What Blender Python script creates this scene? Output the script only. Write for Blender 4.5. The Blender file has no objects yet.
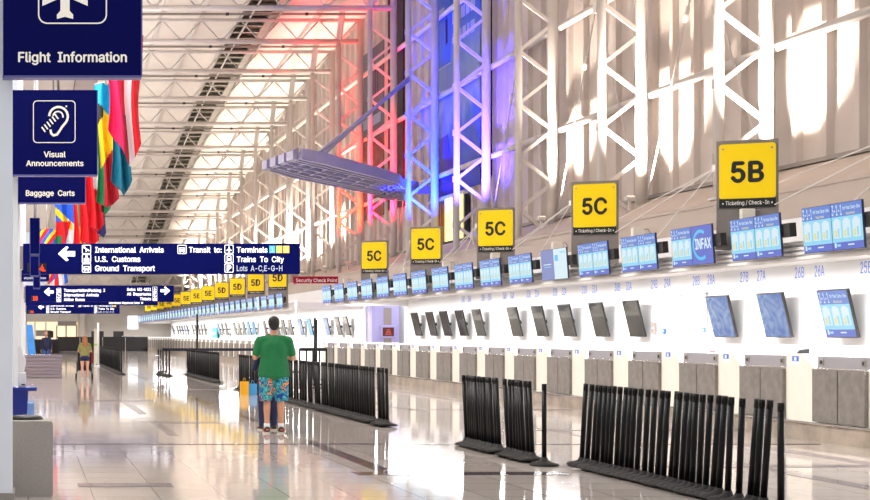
import bpy, bmesh, math, random
from mathutils import Vector, Matrix, Euler
random.seed(7)
C = bpy.context.scene.collection
F, U0, V0, HC = 1500.0, 28.0, 334.0, 1.52      # focal length in pixels, vanishing point, eye height
R = math.radians
def PX(u, D): return (u - U0) * D / F
def PZ(v, D): return HC + (V0 - v) * D / F

# ------------------------------------------------------------------ materials
def lin(c):
    f = lambda x: x / 12.92 if x <= 0.04045 else ((x + 0.055) / 1.055) ** 2.4
    return tuple(f(x / 255.0) for x in c) + (1.0,)
def mat(name, rgb, rough=0.5, metal=0.0, emit=None, es=0.0, noise=0.0, nscale=6.0, bump=0.0, spec=0.5):
    m = bpy.data.materials.new(name); m.use_nodes = True
    nt = m.node_tree; b = nt.nodes['Principled BSDF']
    col = lin(rgb)
    b.inputs['Base Color'].default_value = col
    b.inputs['Roughness'].default_value = rough
    b.inputs['Metallic'].default_value = metal
    b.inputs['Specular IOR Level'].default_value = spec
    if emit is not None:
        b.inputs['Emission Color'].default_value = lin(emit)
        b.inputs['Emission Strength'].default_value = es
    if noise > 0 or bump > 0:
        tc = nt.nodes.new('ShaderNodeTexCoord')
        n = nt.nodes.new('ShaderNodeTexNoise'); n.inputs['Scale'].default_value = nscale
        n.inputs['Detail'].default_value = 5
        nt.links.new(tc.outputs['Object'], n.inputs['Vector'])
        if noise > 0:
            r = nt.nodes.new('ShaderNodeValToRGB')
            r.color_ramp.elements[0].position = 0.3; r.color_ramp.elements[1].position = 0.7
            r.color_ramp.elements[0].color = tuple(x * (1 - noise) for x in col[:3]) + (1,)
            r.color_ramp.elements[1].color = tuple(min(1, x * (1 + noise * .5)) for x in col[:3]) + (1,)
            nt.links.new(n.outputs['Fac'], r.inputs['Fac'])
            nt.links.new(r.outputs['Color'], b.inputs['Base Color'])
        if bump > 0:
            bp = nt.nodes.new('ShaderNodeBump'); bp.inputs['Strength'].default_value = bump
            bp.inputs['Distance'].default_value = 0.02
            nt.links.new(n.outputs['Fac'], bp.inputs['Height'])
            nt.links.new(bp.outputs['Normal'], b.inputs['Normal'])
    return m
M = {}
M['steel_white'] = mat('white painted steel', (226, 220, 216), .45, noise=.04, nscale=2)
M['wallpanel'] = mat('cream wall panel', (214, 203, 196), .55, noise=.08, nscale=.7)
M['deck'] = mat('white roof deck', (228, 221, 214), .7, noise=.05, nscale=.8)
M['railgrey'] = mat('grey steel', (150, 142, 136), .5)
M['dark'] = mat('dark grey', (42, 41, 42), .5)
M['louvre'] = mat('dark louvre', (150, 148, 130), .35, noise=.5, nscale=1.2)
M['slat'] = mat('grey louvre slat', (170, 164, 156), .4, noise=.2, nscale=3)
M['white'] = mat('white wall', (240, 240, 242), .6)
M['fascia'] = mat('white fascia', (244, 243, 241), .5)
M['ledge'] = mat('taupe ledge', (186, 172, 162), .6, noise=.06, nscale=1)
M['pylon'] = mat('grey sign panel', (128, 121, 117), .45, noise=.06, nscale=8)
M['yellow'] = mat('yellow sign face', (240, 204, 0), .4, emit=(244, 204, 0), es=.2, spec=.3)  # faint glow added so the sign face reads bright
M['black'] = mat('black', (14, 14, 15), .4)
M['signtext'] = mat('white lettering', (240, 236, 226), .5)
M['cream'] = mat('cream counter laminate', (236, 229, 217), .35, noise=.05, nscale=3)
M['dpanel'] = mat('brushed grey steel door', (132, 127, 122), .42, .35, noise=.22, nscale=9)
M['console'] = mat('grey console', (160, 158, 164), .4, .3)
M['plinth'] = mat('scuffed steel plinth', (184, 172, 158), .35, .5, noise=.35, nscale=2.5)
M['chrome'] = mat('bright trim', (200, 198, 195), .2, .9)
M['sticker'] = mat('blue sticker', (60, 110, 215), .5)
M['numblue'] = mat('mid blue paint', (86, 128, 225), .5)
M['paper'] = mat('white paper', (244, 244, 246), .6)
M['rubber'] = mat('black rubber base', (27, 25, 24), .75, noise=.3, nscale=14)
M['post'] = mat('black post', (7, 7, 8), .45, spec=.25)
M['belt'] = mat('navy belt webbing', (22, 24, 46), .7)
M['navy'] = mat('navy sign panel', (1, 6, 82), .55, spec=.08)
M['navylit'] = mat('navy lit sign panel', (1, 8, 84), .55, emit=(4, 24, 120), es=.12, spec=.08)
M['navyedge'] = mat('navy sign edge', (92, 92, 150), .4, .4)
M['cream_text'] = mat('cream lettering', (226, 220, 208), .5, emit=(228, 220, 206), es=.42)  # glow added to keep the cream letters bright
M['glow_text'] = mat('lit white lettering', (245, 245, 250), .5, emit=(255, 255, 255), es=1.5)
M['dim_text'] = mat('pale lettering', (205, 215, 235), .5, emit=(205, 215, 235), es=.35)
M['num_blue'] = mat('blue lit square', (70, 180, 240), .5, emit=(70, 190, 245), es=.9)
M['num_yel'] = mat('yellow lit square', (235, 205, 80), .5, emit=(240, 210, 80), es=.9)
M['led'] = mat('red led', (255, 60, 20), .5, emit=(255, 60, 15), es=1.6)
M['led_back'] = mat('black led panel', (12, 10, 12), .4)
M['pillar'] = mat('pale painted pillar', (236, 241, 248), .6, noise=.04, nscale=2)
M['soffit'] = mat('white soffit', (214, 212, 208), .6)
M['beamgrey'] = mat('grey edge beam', (176, 172, 170), .5)
M['bezel'] = mat('dark blue-black bezel', (40, 44, 74), .35)
M['scr_blue'] = mat('screen royal blue', (10, 11, 16), .25, spec=.08, emit=(116, 146, 222), es=1.0)
M['scr_deep'] = mat('screen deep blue', (10, 11, 16), .25, spec=.08, emit=(112, 126, 214), es=1.0)
M['scr_cyan'] = mat('screen light cyan', (10, 11, 16), .25, spec=.08, emit=(160, 226, 254), es=1.0)
M['scr_white'] = mat('screen white', (10, 11, 16), .25, spec=.08, emit=(226, 246, 255), es=1.0)
M['scr_yellow'] = mat('screen yellow', (10, 11, 16), .25, spec=.08, emit=(240, 232, 160), es=1.0)
M['scr_greyblue'] = mat('screen grey blue', (10, 11, 16), .25, spec=.08, emit=(140, 152, 205), es=1.0)
M['scr_logo'] = mat('screen logo cyan', (10, 11, 16), .25, spec=.08, emit=(110, 205, 255), es=1.0)
M['scr_black'] = mat('dark switched off screen', (8, 8, 10), .06, spec=.06)
M['scr_cyanfull'] = mat('screen plain cyan', (10, 11, 16), .25, spec=.08, emit=(50, 170, 235), es=1.0)
M['scr_red'] = mat('dark red screen', (70, 22, 26), .3, emit=(80, 25, 28), es=.5)
M['scr_redtext'] = mat('orange screen text', (210, 90, 60), .3, emit=(210, 90, 60), es=.7)
M['greywaste'] = mat('grey speckled laminate', (168, 162, 154), .6, noise=.12, nscale=60)
M['binblue'] = mat('blue plastic', (8, 38, 140), .4)
M['paleblue'] = mat('pale blue plastic', (120, 160, 225), .5)
M['lav'] = mat('lavender violet-lit tint', (176, 174, 226), .5)  # violet lamp light is put into this column colour
M['pinkred'] = mat('pink red panel', (205, 95, 115), .5)
M['redsign'] = mat('crimson sign', (150, 6, 40), .5, spec=.2)
M['lamp_w'] = mat('lamp lens warm', (255, 236, 210), .4, emit=(255, 226, 190), es=12)
M['lamp_r'] = mat('lamp lens red', (255, 60, 30), .4, emit=(255, 50, 20), es=12)
M['lamp_b'] = mat('lamp lens blue', (60, 80, 255), .4, emit=(60, 70, 255), es=12)
M['lamp_tube'] = mat('light tube', (255, 255, 255), .4, emit=(255, 252, 250), es=3.0)
M['canopy'] = mat('lavender metal canopy', (176, 173, 206), .45, noise=.05, nscale=3)
M['canopy_panel'] = mat('canopy glass panel', (160, 166, 220), .35)
M['poster_sky'] = None
M['warmlit'] = mat('lit shop interior', (255, 236, 200), .6, emit=(255, 232, 200), es=.85)
M['farlit'] = mat('bright window pane', (240, 248, 255), .4, emit=(240, 248, 255), es=1.6)
M['yellit'] = mat('bright yellow lit room', (255, 240, 150), .5, emit=(255, 236, 140), es=1.6)
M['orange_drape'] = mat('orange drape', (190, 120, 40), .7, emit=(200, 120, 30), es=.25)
M['blackcloth'] = mat('black fabric', (24, 23, 24), .8)
M['farwall'] = mat('pale end wall', (206, 200, 192), .7)
M['farband'] = mat('grey door header', (150, 144, 138), .6)
M['slatmetal'] = mat('grey lilac slats', (150, 138, 148), .2, .3)
M['banner'] = mat('sky blue banner', (60, 150, 235), .5, noise=.2, nscale=5)
M['teal'] = mat('teal print', (40, 190, 200), .5)
M['lime'] = mat('lime print', (170, 220, 90), .5)
M['skin'] = mat('skin', (206, 152, 122), .6, spec=.25)
M['skin_pale'] = mat('pale skin', (214, 160, 134), .5)
M['hair_black'] = mat('black hair', (22, 18, 18), .6, bump=.5, nscale=60)
M['hair_red'] = mat('reddish blond hair', (150, 92, 48), .5, noise=.35, nscale=14)
M['hair_grey'] = mat('short grey hair', (110, 100, 92), .6)
M['green_shirt'] = mat('green polo cloth', (16, 112, 62), .8, noise=.12, nscale=9, bump=.3)
M['olive'] = mat('olive cloth', (132, 130, 74), .8, noise=.15, nscale=9)
M['denim'] = mat('dark denim', (28, 38, 78), .8, noise=.2, nscale=20)
M['denim_blue'] = mat('blue denim', (56, 88, 150), .8, noise=.2, nscale=20)
M['navycloth'] = mat('navy jacket cloth', (22, 28, 62), .8)
M['bluecloth'] = mat('blue shirt cloth', (70, 110, 180), .8)
M['sock'] = mat('white sock', (236, 236, 236), .8)
M['shoe'] = mat('dark brown shoe', (52, 38, 34), .6)
M['shoe_orange'] = mat('orange shoe trim', (220, 96, 40), .6)
M['sole'] = mat('pale sole', (200, 190, 180), .7)
M['eye'] = mat('eye', (30, 24, 22), .2)
M['lip'] = mat('lip', (170, 90, 84), .5)
M['bag_yellow'] = mat('yellow paper bag', (240, 176, 20), .6)
M['bag_blue'] = mat('light blue paper bag', (70, 160, 225), .6)
M['darkred'] = mat('dark red fabric', (120, 26, 40), .7)
M['jointline'] = mat('panel joint', (190, 190, 196), .6)
M['inlay'] = mat('dark floor inlay', (98, 88, 92), .1, noise=.12, nscale=9)
M['inlay_pale'] = mat('grey floor inlay', (150, 140, 142), .1, noise=.12, nscale=9)
M['darkviolet'] = mat('flat dark violet', (26, 18, 48), .7)
for nm, c in dict(fl_red=(214, 12, 32), fl_white=(236, 232, 236), fl_pink=(226, 20, 92), fl_cyan=(0, 160, 208), fl_teal=(0, 112, 142),
                  fl_gold=(232, 168, 16), fl_yellow=(250, 200, 12), fl_black=(26, 24, 22), fl_green=(30, 122, 74), fl_navy=(20, 26, 92),
                  fl_blue=(30, 90, 210), fl_dred=(176, 10, 36), fl_orange=(236, 120, 24)).items():
    M[nm] = mat('flag cloth ' + nm[3:], c, .8)

def shorts_material():
    m = bpy.data.materials.new('tropical print cloth'); m.use_nodes = True
    nt = m.node_tree; b = nt.nodes['Principled BSDF']; b.inputs['Roughness'].default_value = .8
    tc = nt.nodes.new('ShaderNodeTexCoord'); v = nt.nodes.new('ShaderNodeTexNoise')
    v.inputs['Scale'].default_value = 8; v.inputs['Detail'].default_value = 1.5; v.inputs['Distortion'].default_value = 1.2
    nt.links.new(tc.outputs['Object'], v.inputs['Vector'])
    r = nt.nodes.new('ShaderNodeValToRGB'); r.color_ramp.interpolation = 'CONSTANT'
    cols = [(0, (20, 60, 150)), (.42, (30, 130, 165)), (.47, (100, 190, 180)), (.51, (40, 150, 150)), (.56, (26, 60, 160)), (.62, (240, 190, 40)), (.66, (220, 80, 60))]
    r.color_ramp.elements[0].color = lin(cols[0][1])
    r.color_ramp.elements[1].position = cols[1][0]; r.color_ramp.elements[1].color = lin(cols[1][1])
    for p, c in cols[2:]:
        e = r.color_ramp.elements.new(p); e.color = lin(c)
    nt.links.new(v.outputs['Fac'], r.inputs['Fac']); nt.links.new(r.outputs['Color'], b.inputs['Base Color'])
    return m
M['shorts'] = shorts_material()

def floor_material():
    m = bpy.data.materials.new('polished terrazzo tile'); m.use_nodes = True
    nt = m.node_tree; b = nt.nodes['Principled BSDF']
    tc = nt.nodes.new('ShaderNodeTexCoord')
    br = nt.nodes.new('ShaderNodeTexBrick'); br.offset = 0.0; br.squash = 1.0
    br.inputs['Scale'].default_value = 1.0; br.inputs['Brick Width'].default_value = .61; br.inputs['Row Height'].default_value = .61
    br.inputs['Mortar Size'].default_value = .005; br.inputs['Mortar Smooth'].default_value = .2; br.inputs['Bias'].default_value = 0
    br.inputs['Color1'].default_value = lin((228, 217, 209)); br.inputs['Color2'].default_value = lin((219, 208, 200))
    br.inputs['Mortar'].default_value = lin((140, 128, 122))
    nt.links.new(tc.outputs['Object'], br.inputs['Vector'])
    n = nt.nodes.new('ShaderNodeTexNoise'); n.inputs['Scale'].default_value = 40; n.inputs['Detail'].default_value = 4
    nt.links.new(tc.outputs['Object'], n.inputs['Vector'])
    mx = nt.nodes.new('ShaderNodeMix'); mx.data_type = 'RGBA'; mx.blend_type = 'MULTIPLY'; mx.inputs['Factor'].default_value = .35
    nt.links.new(br.outputs['Color'], mx.inputs['A'])
    rr = nt.nodes.new('ShaderNodeValToRGB'); rr.color_ramp.elements[0].color = (.6, .58, .56, 1); rr.color_ramp.elements[1].color = (1, 1, 1, 1)
    nt.links.new(n.outputs['Fac'], rr.inputs['Fac']); nt.links.new(rr.outputs['Color'], mx.inputs['B'])
    nt.links.new(mx.outputs['Result'], b.inputs['Base Color'])
    b.inputs['Roughness'].default_value = .06; b.inputs['Specular IOR Level'].default_value = .85
    n2 = nt.nodes.new('ShaderNodeTexNoise'); n2.inputs['Scale'].default_value = 1.3; n2.inputs['Detail'].default_value = 2
    nt.links.new(tc.outputs['Object'], n2.inputs['Vector'])
    bp = nt.nodes.new('ShaderNodeBump'); bp.inputs['Strength'].default_value = .05; bp.inputs['Distance'].default_value = .02
    nt.links.new(n2.outputs['Fac'], bp.inputs['Height']); nt.links.new(bp.outputs['Normal'], b.inputs['Normal'])
    return m
M['floor'] = floor_material()

def poster_material():
    m = bpy.data.materials.new('blue seascape print'); m.use_nodes = True
    nt = m.node_tree; b = nt.nodes['Principled BSDF']; b.inputs['Roughness'].default_value = .5
    tc = nt.nodes.new('ShaderNodeTexCoord'); sx = nt.nodes.new('ShaderNodeSeparateXYZ')
    nt.links.new(tc.outputs['Generated'], sx.inputs[0])
    n = nt.nodes.new('ShaderNodeTexNoise'); n.inputs['Scale'].default_value = 5; n.inputs['Detail'].default_value = 6
    nt.links.new(tc.outputs['Generated'], n.inputs['Vector'])
    a = nt.nodes.new('ShaderNodeMath'); a.operation = 'MULTIPLY_ADD'; a.inputs[1].default_value = .35; a.inputs[2].default_value = -.17
    nt.links.new(n.outputs['Fac'], a.inputs[0])
    s = nt.nodes.new('ShaderNodeMath'); s.operation = 'ADD'
    nt.links.new(sx.outputs['Z'], s.inputs[0]); nt.links.new(a.outputs[0], s.inputs[1])
    r = nt.nodes.new('ShaderNodeValToRGB')
    e = r.color_ramp.elements
    e[0].color = lin((10, 40, 150)); e[1].color = lin((10, 70, 170)); e[0].position = .1; e[1].position = 1
    for p, c in ((.22, (30, 80, 170)), (.3, (60, 110, 190)), (.38, (150, 170, 220)), (.55, (120, 150, 215)), (.75, (30, 90, 190))):
        k = e.new(p); k.color = lin(c)
    nt.links.new(s.outputs[0], r.inputs['Fac']); nt.links.new(r.outputs['Color'], b.inputs['Base Color'])
    return m
M['poster_sky'] = poster_material()
M['poster_dark'] = mat('dark poster print', (74, 76, 96), .5)
M['poster_brown'] = mat('brown poster print', (120, 62, 48), .6, noise=.8, nscale=3)
M['poster_inset'] = mat('poster inset blue', (40, 110, 215), .5)
M['poster_ink'] = mat('poster pale lettering', (176, 190, 225), .5)

# ------------------------------------------------------------------ mesh builder
class MB:
    def __init__(s): s.bm = bmesh.new(); s.mats = []
    def mi(s, m):
        if m not in s.mats: s.mats.append(m)
        return s.mats.index(m)
    def poly(s, pts, m):
        vs = [s.bm.verts.new(p) for p in pts]
        try:
            f = s.bm.faces.new(vs); f.material_index = s.mi(m)
        except ValueError: pass
    def hexa(s, c, m):      # 8 corners: bottom 4 then top 4
        v = [s.bm.verts.new(p) for p in c]; i = s.mi(m)
        for q in ((3, 2, 1, 0), (4, 5, 6, 7), (0, 1, 5, 4), (1, 2, 6, 5), (2, 3, 7, 6), (3, 0, 4, 7)):
            f = s.bm.faces.new([v[k] for k in q]); f.material_index = i
    def box(s, a, b, m):
        (x0, y0, z0), (x1, y1, z1) = a, b
        s.hexa([(x0, y0, z0), (x1, y0, z0), (x1, y1, z0), (x0, y1, z0), (x0, y0, z1), (x1, y0, z1), (x1, y1, z1), (x0, y1, z1)], m)
    def tube(s, p0, p1, r, m, n=10, r1=None):
        p0, p1 = Vector(p0), Vector(p1); d = p1 - p0
        if d.length < 1e-6: return
        q = d.to_track_quat('Z', 'Y'); r1 = r if r1 is None else r1; i = s.mi(m)
        A = [s.bm.verts.new(p0 + q @ Vector((r * math.cos(2 * math.pi * k / n), r * math.sin(2 * math.pi * k / n), 0))) for k in range(n)]
        B = [s.bm.verts.new(p1 + q @ Vector((r1 * math.cos(2 * math.pi * k / n), r1 * math.sin(2 * math.pi * k / n), 0))) for k in range(n)]
        for k in range(n):
            f = s.bm.faces.new((A[k], A[(k + 1) % n], B[(k + 1) % n], B[k])); f.material_index = i; f.smooth = True
        f = s.bm.faces.new(A[::-1]); f.material_index = i
        f = s.bm.faces.new(B); f.material_index = i
    def bar(s, p0, p1, w, h, m):     # rectangular bar
        p0, p1 = Vector(p0), Vector(p1); q = (p1 - p0).to_track_quat('Z', 'Y')
        o = [q @ Vector(c) for c in ((-w / 2, -h / 2, 0), (w / 2, -h / 2, 0), (w / 2, h / 2, 0), (-w / 2, h / 2, 0))]
        s.hexa([p0 + k for k in o] + [p1 + k for k in o], m)
    def path(s, pts, r, m, n=8):
        for a, b in zip(pts[:-1], pts[1:]): s.tube(a, b, r, m, n)
    def prism(s, pts, d, m):         # polygon (3d points) extruded along d
        d = Vector(d); i = s.mi(m)
        A = [s.bm.verts.new(Vector(p)) for p in pts]; B = [s.bm.verts.new(Vector(p) + d) for p in pts]
        n = len(pts)
        for q in [A[::-1], B] + [[A[k], A[(k + 1) % n], B[(k + 1) % n], B[k]] for k in range(n)]:
            f = s.bm.faces.new(q); f.material_index = i
    def lathe(s, prof, m, n=20, c=(0, 0, 0)):
        i = s.mi(m); rings = []
        for r, z in prof:
            rings.append([s.bm.verts.new((c[0] + r * math.cos(2 * math.pi * k / n), c[1] + r * math.sin(2 * math.pi * k / n), c[2] + z)) for k in range(n)])
        for a, b in zip(rings[:-1], rings[1:]):
            for k in range(n):
                f = s.bm.faces.new((a[k], a[(k + 1) % n], b[(k + 1) % n], b[k])); f.material_index = i; f.smooth = True
        f = s.bm.faces.new(rings[0][::-1]); f.material_index = i
        f = s.bm.faces.new(rings[-1]); f.material_index = i
    def ball(s, c, r, m, sub=2):
        res = bmesh.ops.create_icosphere(s.bm, subdivisions=sub, radius=1.0, matrix=Matrix.Translation(Vector(c)) @ Matrix.Diagonal(Vector((r if isinstance(r, tuple) else (r, r, r)) + (1,))))
        i = s.mi(m)
        for v in res['verts']:
            for f in v.link_faces: f.material_index = i; f.smooth = True
    def mesh_in(s, me, mtx, m):
        i = s.mi(m); vs = [s.bm.verts.new(mtx @ v.co) for v in me.vertices]
        for p in me.polygons:
            try:
                f = s.bm.faces.new([vs[k] for k in p.vertices]); f.material_index = i
            except ValueError: pass
    def mesh(s, name, fix=True):
        if fix: bmesh.ops.recalc_face_normals(s.bm, faces=s.bm.faces)
        me = bpy.data.meshes.new(name); s.bm.to_mesh(me); s.bm.free()
        for m in s.mats: me.materials.append(m)
        return me
    def build(s, name, parent=None, bevel=0, fix=True, loc=None):
        o = bpy.data.objects.new(name, s.mesh(name, fix)); C.objects.link(o)
        if parent is not None: o.parent = parent
        if loc: o.location = loc
        if bevel:
            b = o.modifiers.new('bevel', 'BEVEL'); b.width = bevel; b.segments = 2; b.limit_method = 'ANGLE'
        return o

def tag(o, label, cat, group=None):
    o['label'] = label; o['category'] = cat
    if group: o['group'] = group
    return o
def thing(name, label, cat, loc=(0, 0, 0), rz=0, group=None):
    o = bpy.data.objects.new(name, None); C.objects.link(o); o.empty_display_size = .2
    o.location = loc; o.rotation_euler = (0, 0, rz)
    return tag(o, label, cat, group)
def struct(o): o['kind'] = 'structure'; return o
KIDS = {}
def copy_tree(o, parent=None):
    c = o.copy(); C.objects.link(c)
    if parent is not None: c.parent = parent
    for ch in list(o.children): copy_tree(ch, c)
    return c
ORD = ['zeroth', 'first', 'second', 'third', 'fourth', 'fifth', 'sixth', 'seventh', 'eighth', 'ninth', 'tenth', 'eleventh', 'twelfth', 'thirteenth', 'fourteenth',
       'fifteenth', 'sixteenth', 'seventeenth', 'eighteenth', 'nineteenth', 'twentieth']
def ordw(n):
    if n <= 20: return ORD[n]
    t = {2: 'twenty', 3: 'thirty', 4: 'forty', 5: 'fifty', 6: 'sixty', 7: 'seventy'}[n // 10]
    return ({2: 'twentieth', 3: 'thirtieth', 4: 'fortieth', 5: 'fiftieth', 6: 'sixtieth', 7: 'seventieth'}[n // 10]) if n % 10 == 0 else t + '-' + ORD[n % 10]

# ------------------------------------------------------------------ lettering
TXT = {}
SANS = None
try:
    import os
    SANS = bpy.data.fonts.load(os.path.join(bpy.utils.system_resource('DATAFILES'), 'fonts', 'Inter.woff2'))     # the sans-serif face that ships with Blender
except Exception: SANS = None
def text_raw(s, bold=.012):
    k = (s, 0)
    if k in TXT: return TXT[k]
    cu = bpy.data.curves.new('lettering', 'FONT'); cu.body = s; cu.size = 1.0
    if SANS: cu.font = SANS
    cu.size = 1.0; cu.resolution_u = 3
    o = bpy.data.objects.new('lettering', cu); C.objects.link(o)
    dg = bpy.context.evaluated_depsgraph_get(); dg.update()
    me = bpy.data.meshes.new_from_object(o.evaluated_get(dg))
    bpy.data.objects.remove(o); bpy.data.curves.remove(cu)
    xs = [v.co.x for v in me.vertices]; ys = [v.co.y for v in me.vertices]
    TXT[k] = (me, min(xs), max(xs), min(ys), max(ys)); return TXT[k]
class Cut:
    """hands each drawing call a mesh of its own, so every line and symbol is a part"""
    def __init__(s, t): s.t = t
    def part(s, name, fn):
        b = MB(); fn(b); b.build(name, s.t, fix=False)
def parted(name):
    def deco(fn):
        def run(b, *a, **k):
            if isinstance(b, Cut): return b.part(name, lambda q: fn(q, *a, **k))
            return fn(b, *a, **k)
        return run
    return deco
CAP = None
@parted('text_line')
def put(mb, s, m, x0, zb, cap, width=None, align='L', frame=None, off=.004, bold=.012):
    """letters in a sign's own plane: x to the right, z up; frame maps (x, z, out) to the mesh"""
    global CAP
    if CAP is None:
        a = text_raw('H', 0.0); CAP = a[4] - a[3]
    me, xa, xb, ya, yb = text_raw(s, bold)
    sy = cap / CAP; sx = sy if width is None else width / (xb - xa); w = (xb - xa) * sx
    x = x0 if align == 'L' else (x0 - w / 2 if align == 'C' else x0 - w)
    fr = frame or FRONT
    d = bold * 1.1                      # heavier strokes: the letters drawn again a hair to each side
    for i, (ax, az) in enumerate(((0, 0), (d, 0), (-d, 0), (0, d * .8), (0, -d * .8)) if bold > 0 else ((0, 0),)):
        mb.mesh_in(me, fr @ Matrix(((sx, 0, 0, x - xa * sx + ax * sx), (0, sy, 0, zb + az * sy), (0, 0, 1, off + i * .0003), (0, 0, 0, 1))), m)
    return w
FRONT = Matrix(((1, 0, 0, 0), (0, 0, -1, 0), (0, 1, 0, 0), (0, 0, 0, 1)))           # faces -Y
SIDE = Matrix(((0, 0, -1, 0), (-1, 0, 0, 0), (0, 1, 0, 0), (0, 0, 0, 1)))           # faces -X, right is -Y
@parted('coloured_patch')
def plate(mb, x0, z0, x1, z1, m, off=.003, frame=None):
    fr = frame or FRONT
    mb.poly([fr @ Vector(p) for p in ((x0, z0, off), (x1, z0, off), (x1, z1, off), (x0, z1, off))], m)
def shape(mb, pts, m, off=.004, frame=None):
    fr = frame or FRONT
    mb.poly([fr @ Vector((x, z, off)) for x, z in pts], m)
def rounded(x0, z0, x1, z1, r, n=5):
    out = []
    for cx, cz, a0 in ((x1 - r, z0 + r, -90), (x1 - r, z1 - r, 0), (x0 + r, z1 - r, 90), (x0 + r, z0 + r, 180)):
        for k in range(n + 1):
            a = R(a0 + 90 * k / n); out.append((cx + r * math.cos(a), cz + r * math.sin(a)))
    return out
@parted('symbol_frame')
def ring(mb, outer, inner, m, off=.004, frame=None):
    fr = frame or FRONT; n = len(outer)
    for k in range(n):
        a, b, c, d = outer[k], outer[(k + 1) % n], inner[(k + 1) % n], inner[k]
        mb.poly([fr @ Vector((p[0], p[1], off)) for p in (a, b, c, d)], m)
def stroke(mb, pts, w, m, off=.005, frame=None):
    for (xa, za), (xb, zb) in zip(pts[:-1], pts[1:]):
        d = Vector((xb - xa, zb - za)); L = d.length
        if L < 1e-6: continue
        d /= L; nx, nz = -d.y * w / 2, d.x * w / 2; ex, ez = d.x * w * .2, d.y * w * .2
        shape(mb, [(xa - ex - nx, za - ez - nz), (xb + ex - nx, zb + ez - nz), (xb + ex + nx, zb + ez + nz), (xa - ex + nx, za - ez + nz)], m, off, frame)
@parted('arrow')
def arrow_left(mb, x, z, L, h, m, off=.004, sgn=1):
    t = h * .17
    shape(mb, [(x + sgn * L * .2, z - t), (x + sgn * L, z - t), (x + sgn * L, z + t), (x + sgn * L * .2, z + t)], m, off)
    for s in (1, -1):
        shape(mb, [(x, z), (x + sgn * L * .32, z), (x + sgn * L * .62, z + s * h * .42), (x + sgn * L * .5, z + s * h * .5)], m, off + .0005)
@parted('aircraft_symbol')
def plane_icon(mb, cx, cz, s, m, off=.005):
    """aircraft seen from above, nose up"""
    fr = FRONT
    for poly in ([(-.085, -.36), (.085, -.36), (.085, .3), (.06, .42), (0, .5), (-.06, .42), (-.085, .3)],
                 [(.08, -.12), (.42, -.27), (.42, -.17), (.08, .12)], [(-.08, .12), (-.42, -.17), (-.42, -.27), (-.08, -.12)],
                 [(-.085, -.34), (0, -.47), (.085, -.34)], [(.0, -.47), (.15, -.51), (.15, -.43), (.07, -.34)], [(-.07, -.34), (-.15, -.43), (-.15, -.51), (0, -.47)]):
        mb.poly([fr @ Vector((cx + x * s, cz + z * s, off)) for x, z in poly], m)

# ------------------------------------------------------------------ the hall
def Zl(D): return 15.52 - .00134 * (D - 58) ** 2
def Zdeck(D): return Zl(D) + 1.45
DK = [31.8 + 6.48 * k for k in range(19)]
YS = [12.36 + 6.48 * k / 2 for k in range(45)]       # to about 155

mb = MB(); mb.box((-6, 2, -.2), (17, 160, 0), M['floor']); struct(mb.build('floor'))

# inlaid bands in the floor
mb = MB(); 
IN = [0]
def inlay(x0, x1, y0, y1, m='inlay'): IN[0] += 1; mb.box((x0, y0, -.01), (x1, y1, .001 + .0003 * IN[0]), M[m])
for a, b in ((16.2, 21.3), (26, 29.5), (32, 36.5), (40, 46), (50, 58), (62, 75)): inlay(3.86, 4.06, a, b)
for a, b in ((28.5, 35.5), (22.5, 26.2), (40, 52), (58, 80)): inlay(2.1, 2.26, a, b, 'inlay_pale')
inlay(3.55, 5.85, 16.15, 16.5)
inlay(-.1, 10.9, 20.62, 20.78)
for x0, x1, y0, y1 in ((.5, 1.45, 14.9, 15.25), (8.2, 8.42, 12, 18), (9.75, 9.97, 13, 26), (6.2, 10.9, 17.1, 17.4), (6.9, 10.9, 23.6, 23.9), (8.2, 8.42, 20, 27), (5.2, 10.9, 30, 30.35),
                       (2.2, 3.9, 25.6, 25.95), (7.6, 7.82, 30, 42), (1.2, 3.2, 34, 34.5), (4.1, 8, 41, 41.6), (9.75, 9.97, 30, 55)):
    inlay(x0, x1, y0, y1, 'inlay_pale')
struct(mb.build('trim_1'))

# roof deck
mb = MB()
for a, b in zip(YS[:-1], YS[1:]):
    mb.hexa([(1.9, a, Zdeck(a)), (16.6, a, Zdeck(a)), (16.6, b, Zdeck(b)), (1.9, b, Zdeck(b)),
             (1.9, a, Zdeck(a) + .25), (16.6, a, Zdeck(a) + .25), (16.6, b, Zdeck(b) + .25), (1.9, b, Zdeck(b) + .25)], M['deck'])
struct(mb.build('ceiling'))
# ribbed facade wall
mb = MB(); y = 12.4; prof = []
while y < 155:
    prof += [(16.2, y), (16.2, y + .94), (16.06, y + .98), (16.06, y + 1.16)]; y += 1.2
for (xa, ya), (xb, yb) in zip(prof[:-1], prof[1:]):
    mb.poly([(xa, ya, 0), (xb, yb, 0), (xb, yb, Zdeck(yb) + .1), (xa, ya, Zdeck(ya) + .1)], M['wallpanel'])
mb.box((16.25, 12.3, 0), (16.6, 155, 3), M['wallpanel'])
struct(mb.build('wall_right', fix=False))
# ledge at the foot of the facade
mb = MB(); mb.prism([(14.35, 12.4, 3.68), (16.2, 12.4, 3.68), (16.2, 12.4, 5.06), (14.35, 12.4, 4.27)], (0, 142, 0), M['ledge']); mb.box((15.97, 12.4, 5.0), (16.2, 154, 5.085), M['railgrey']); mb.box((14.31, 12.4, 3.6), (14.36, 154, 3.68), M['dark']); mb.box((14.32, 12.4, 4.2), (14.36, 154, 4.27), M['ledge'])  # dark strip under the ledge paints in its shadow gap
struct(mb.build('trim_2'))
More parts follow.
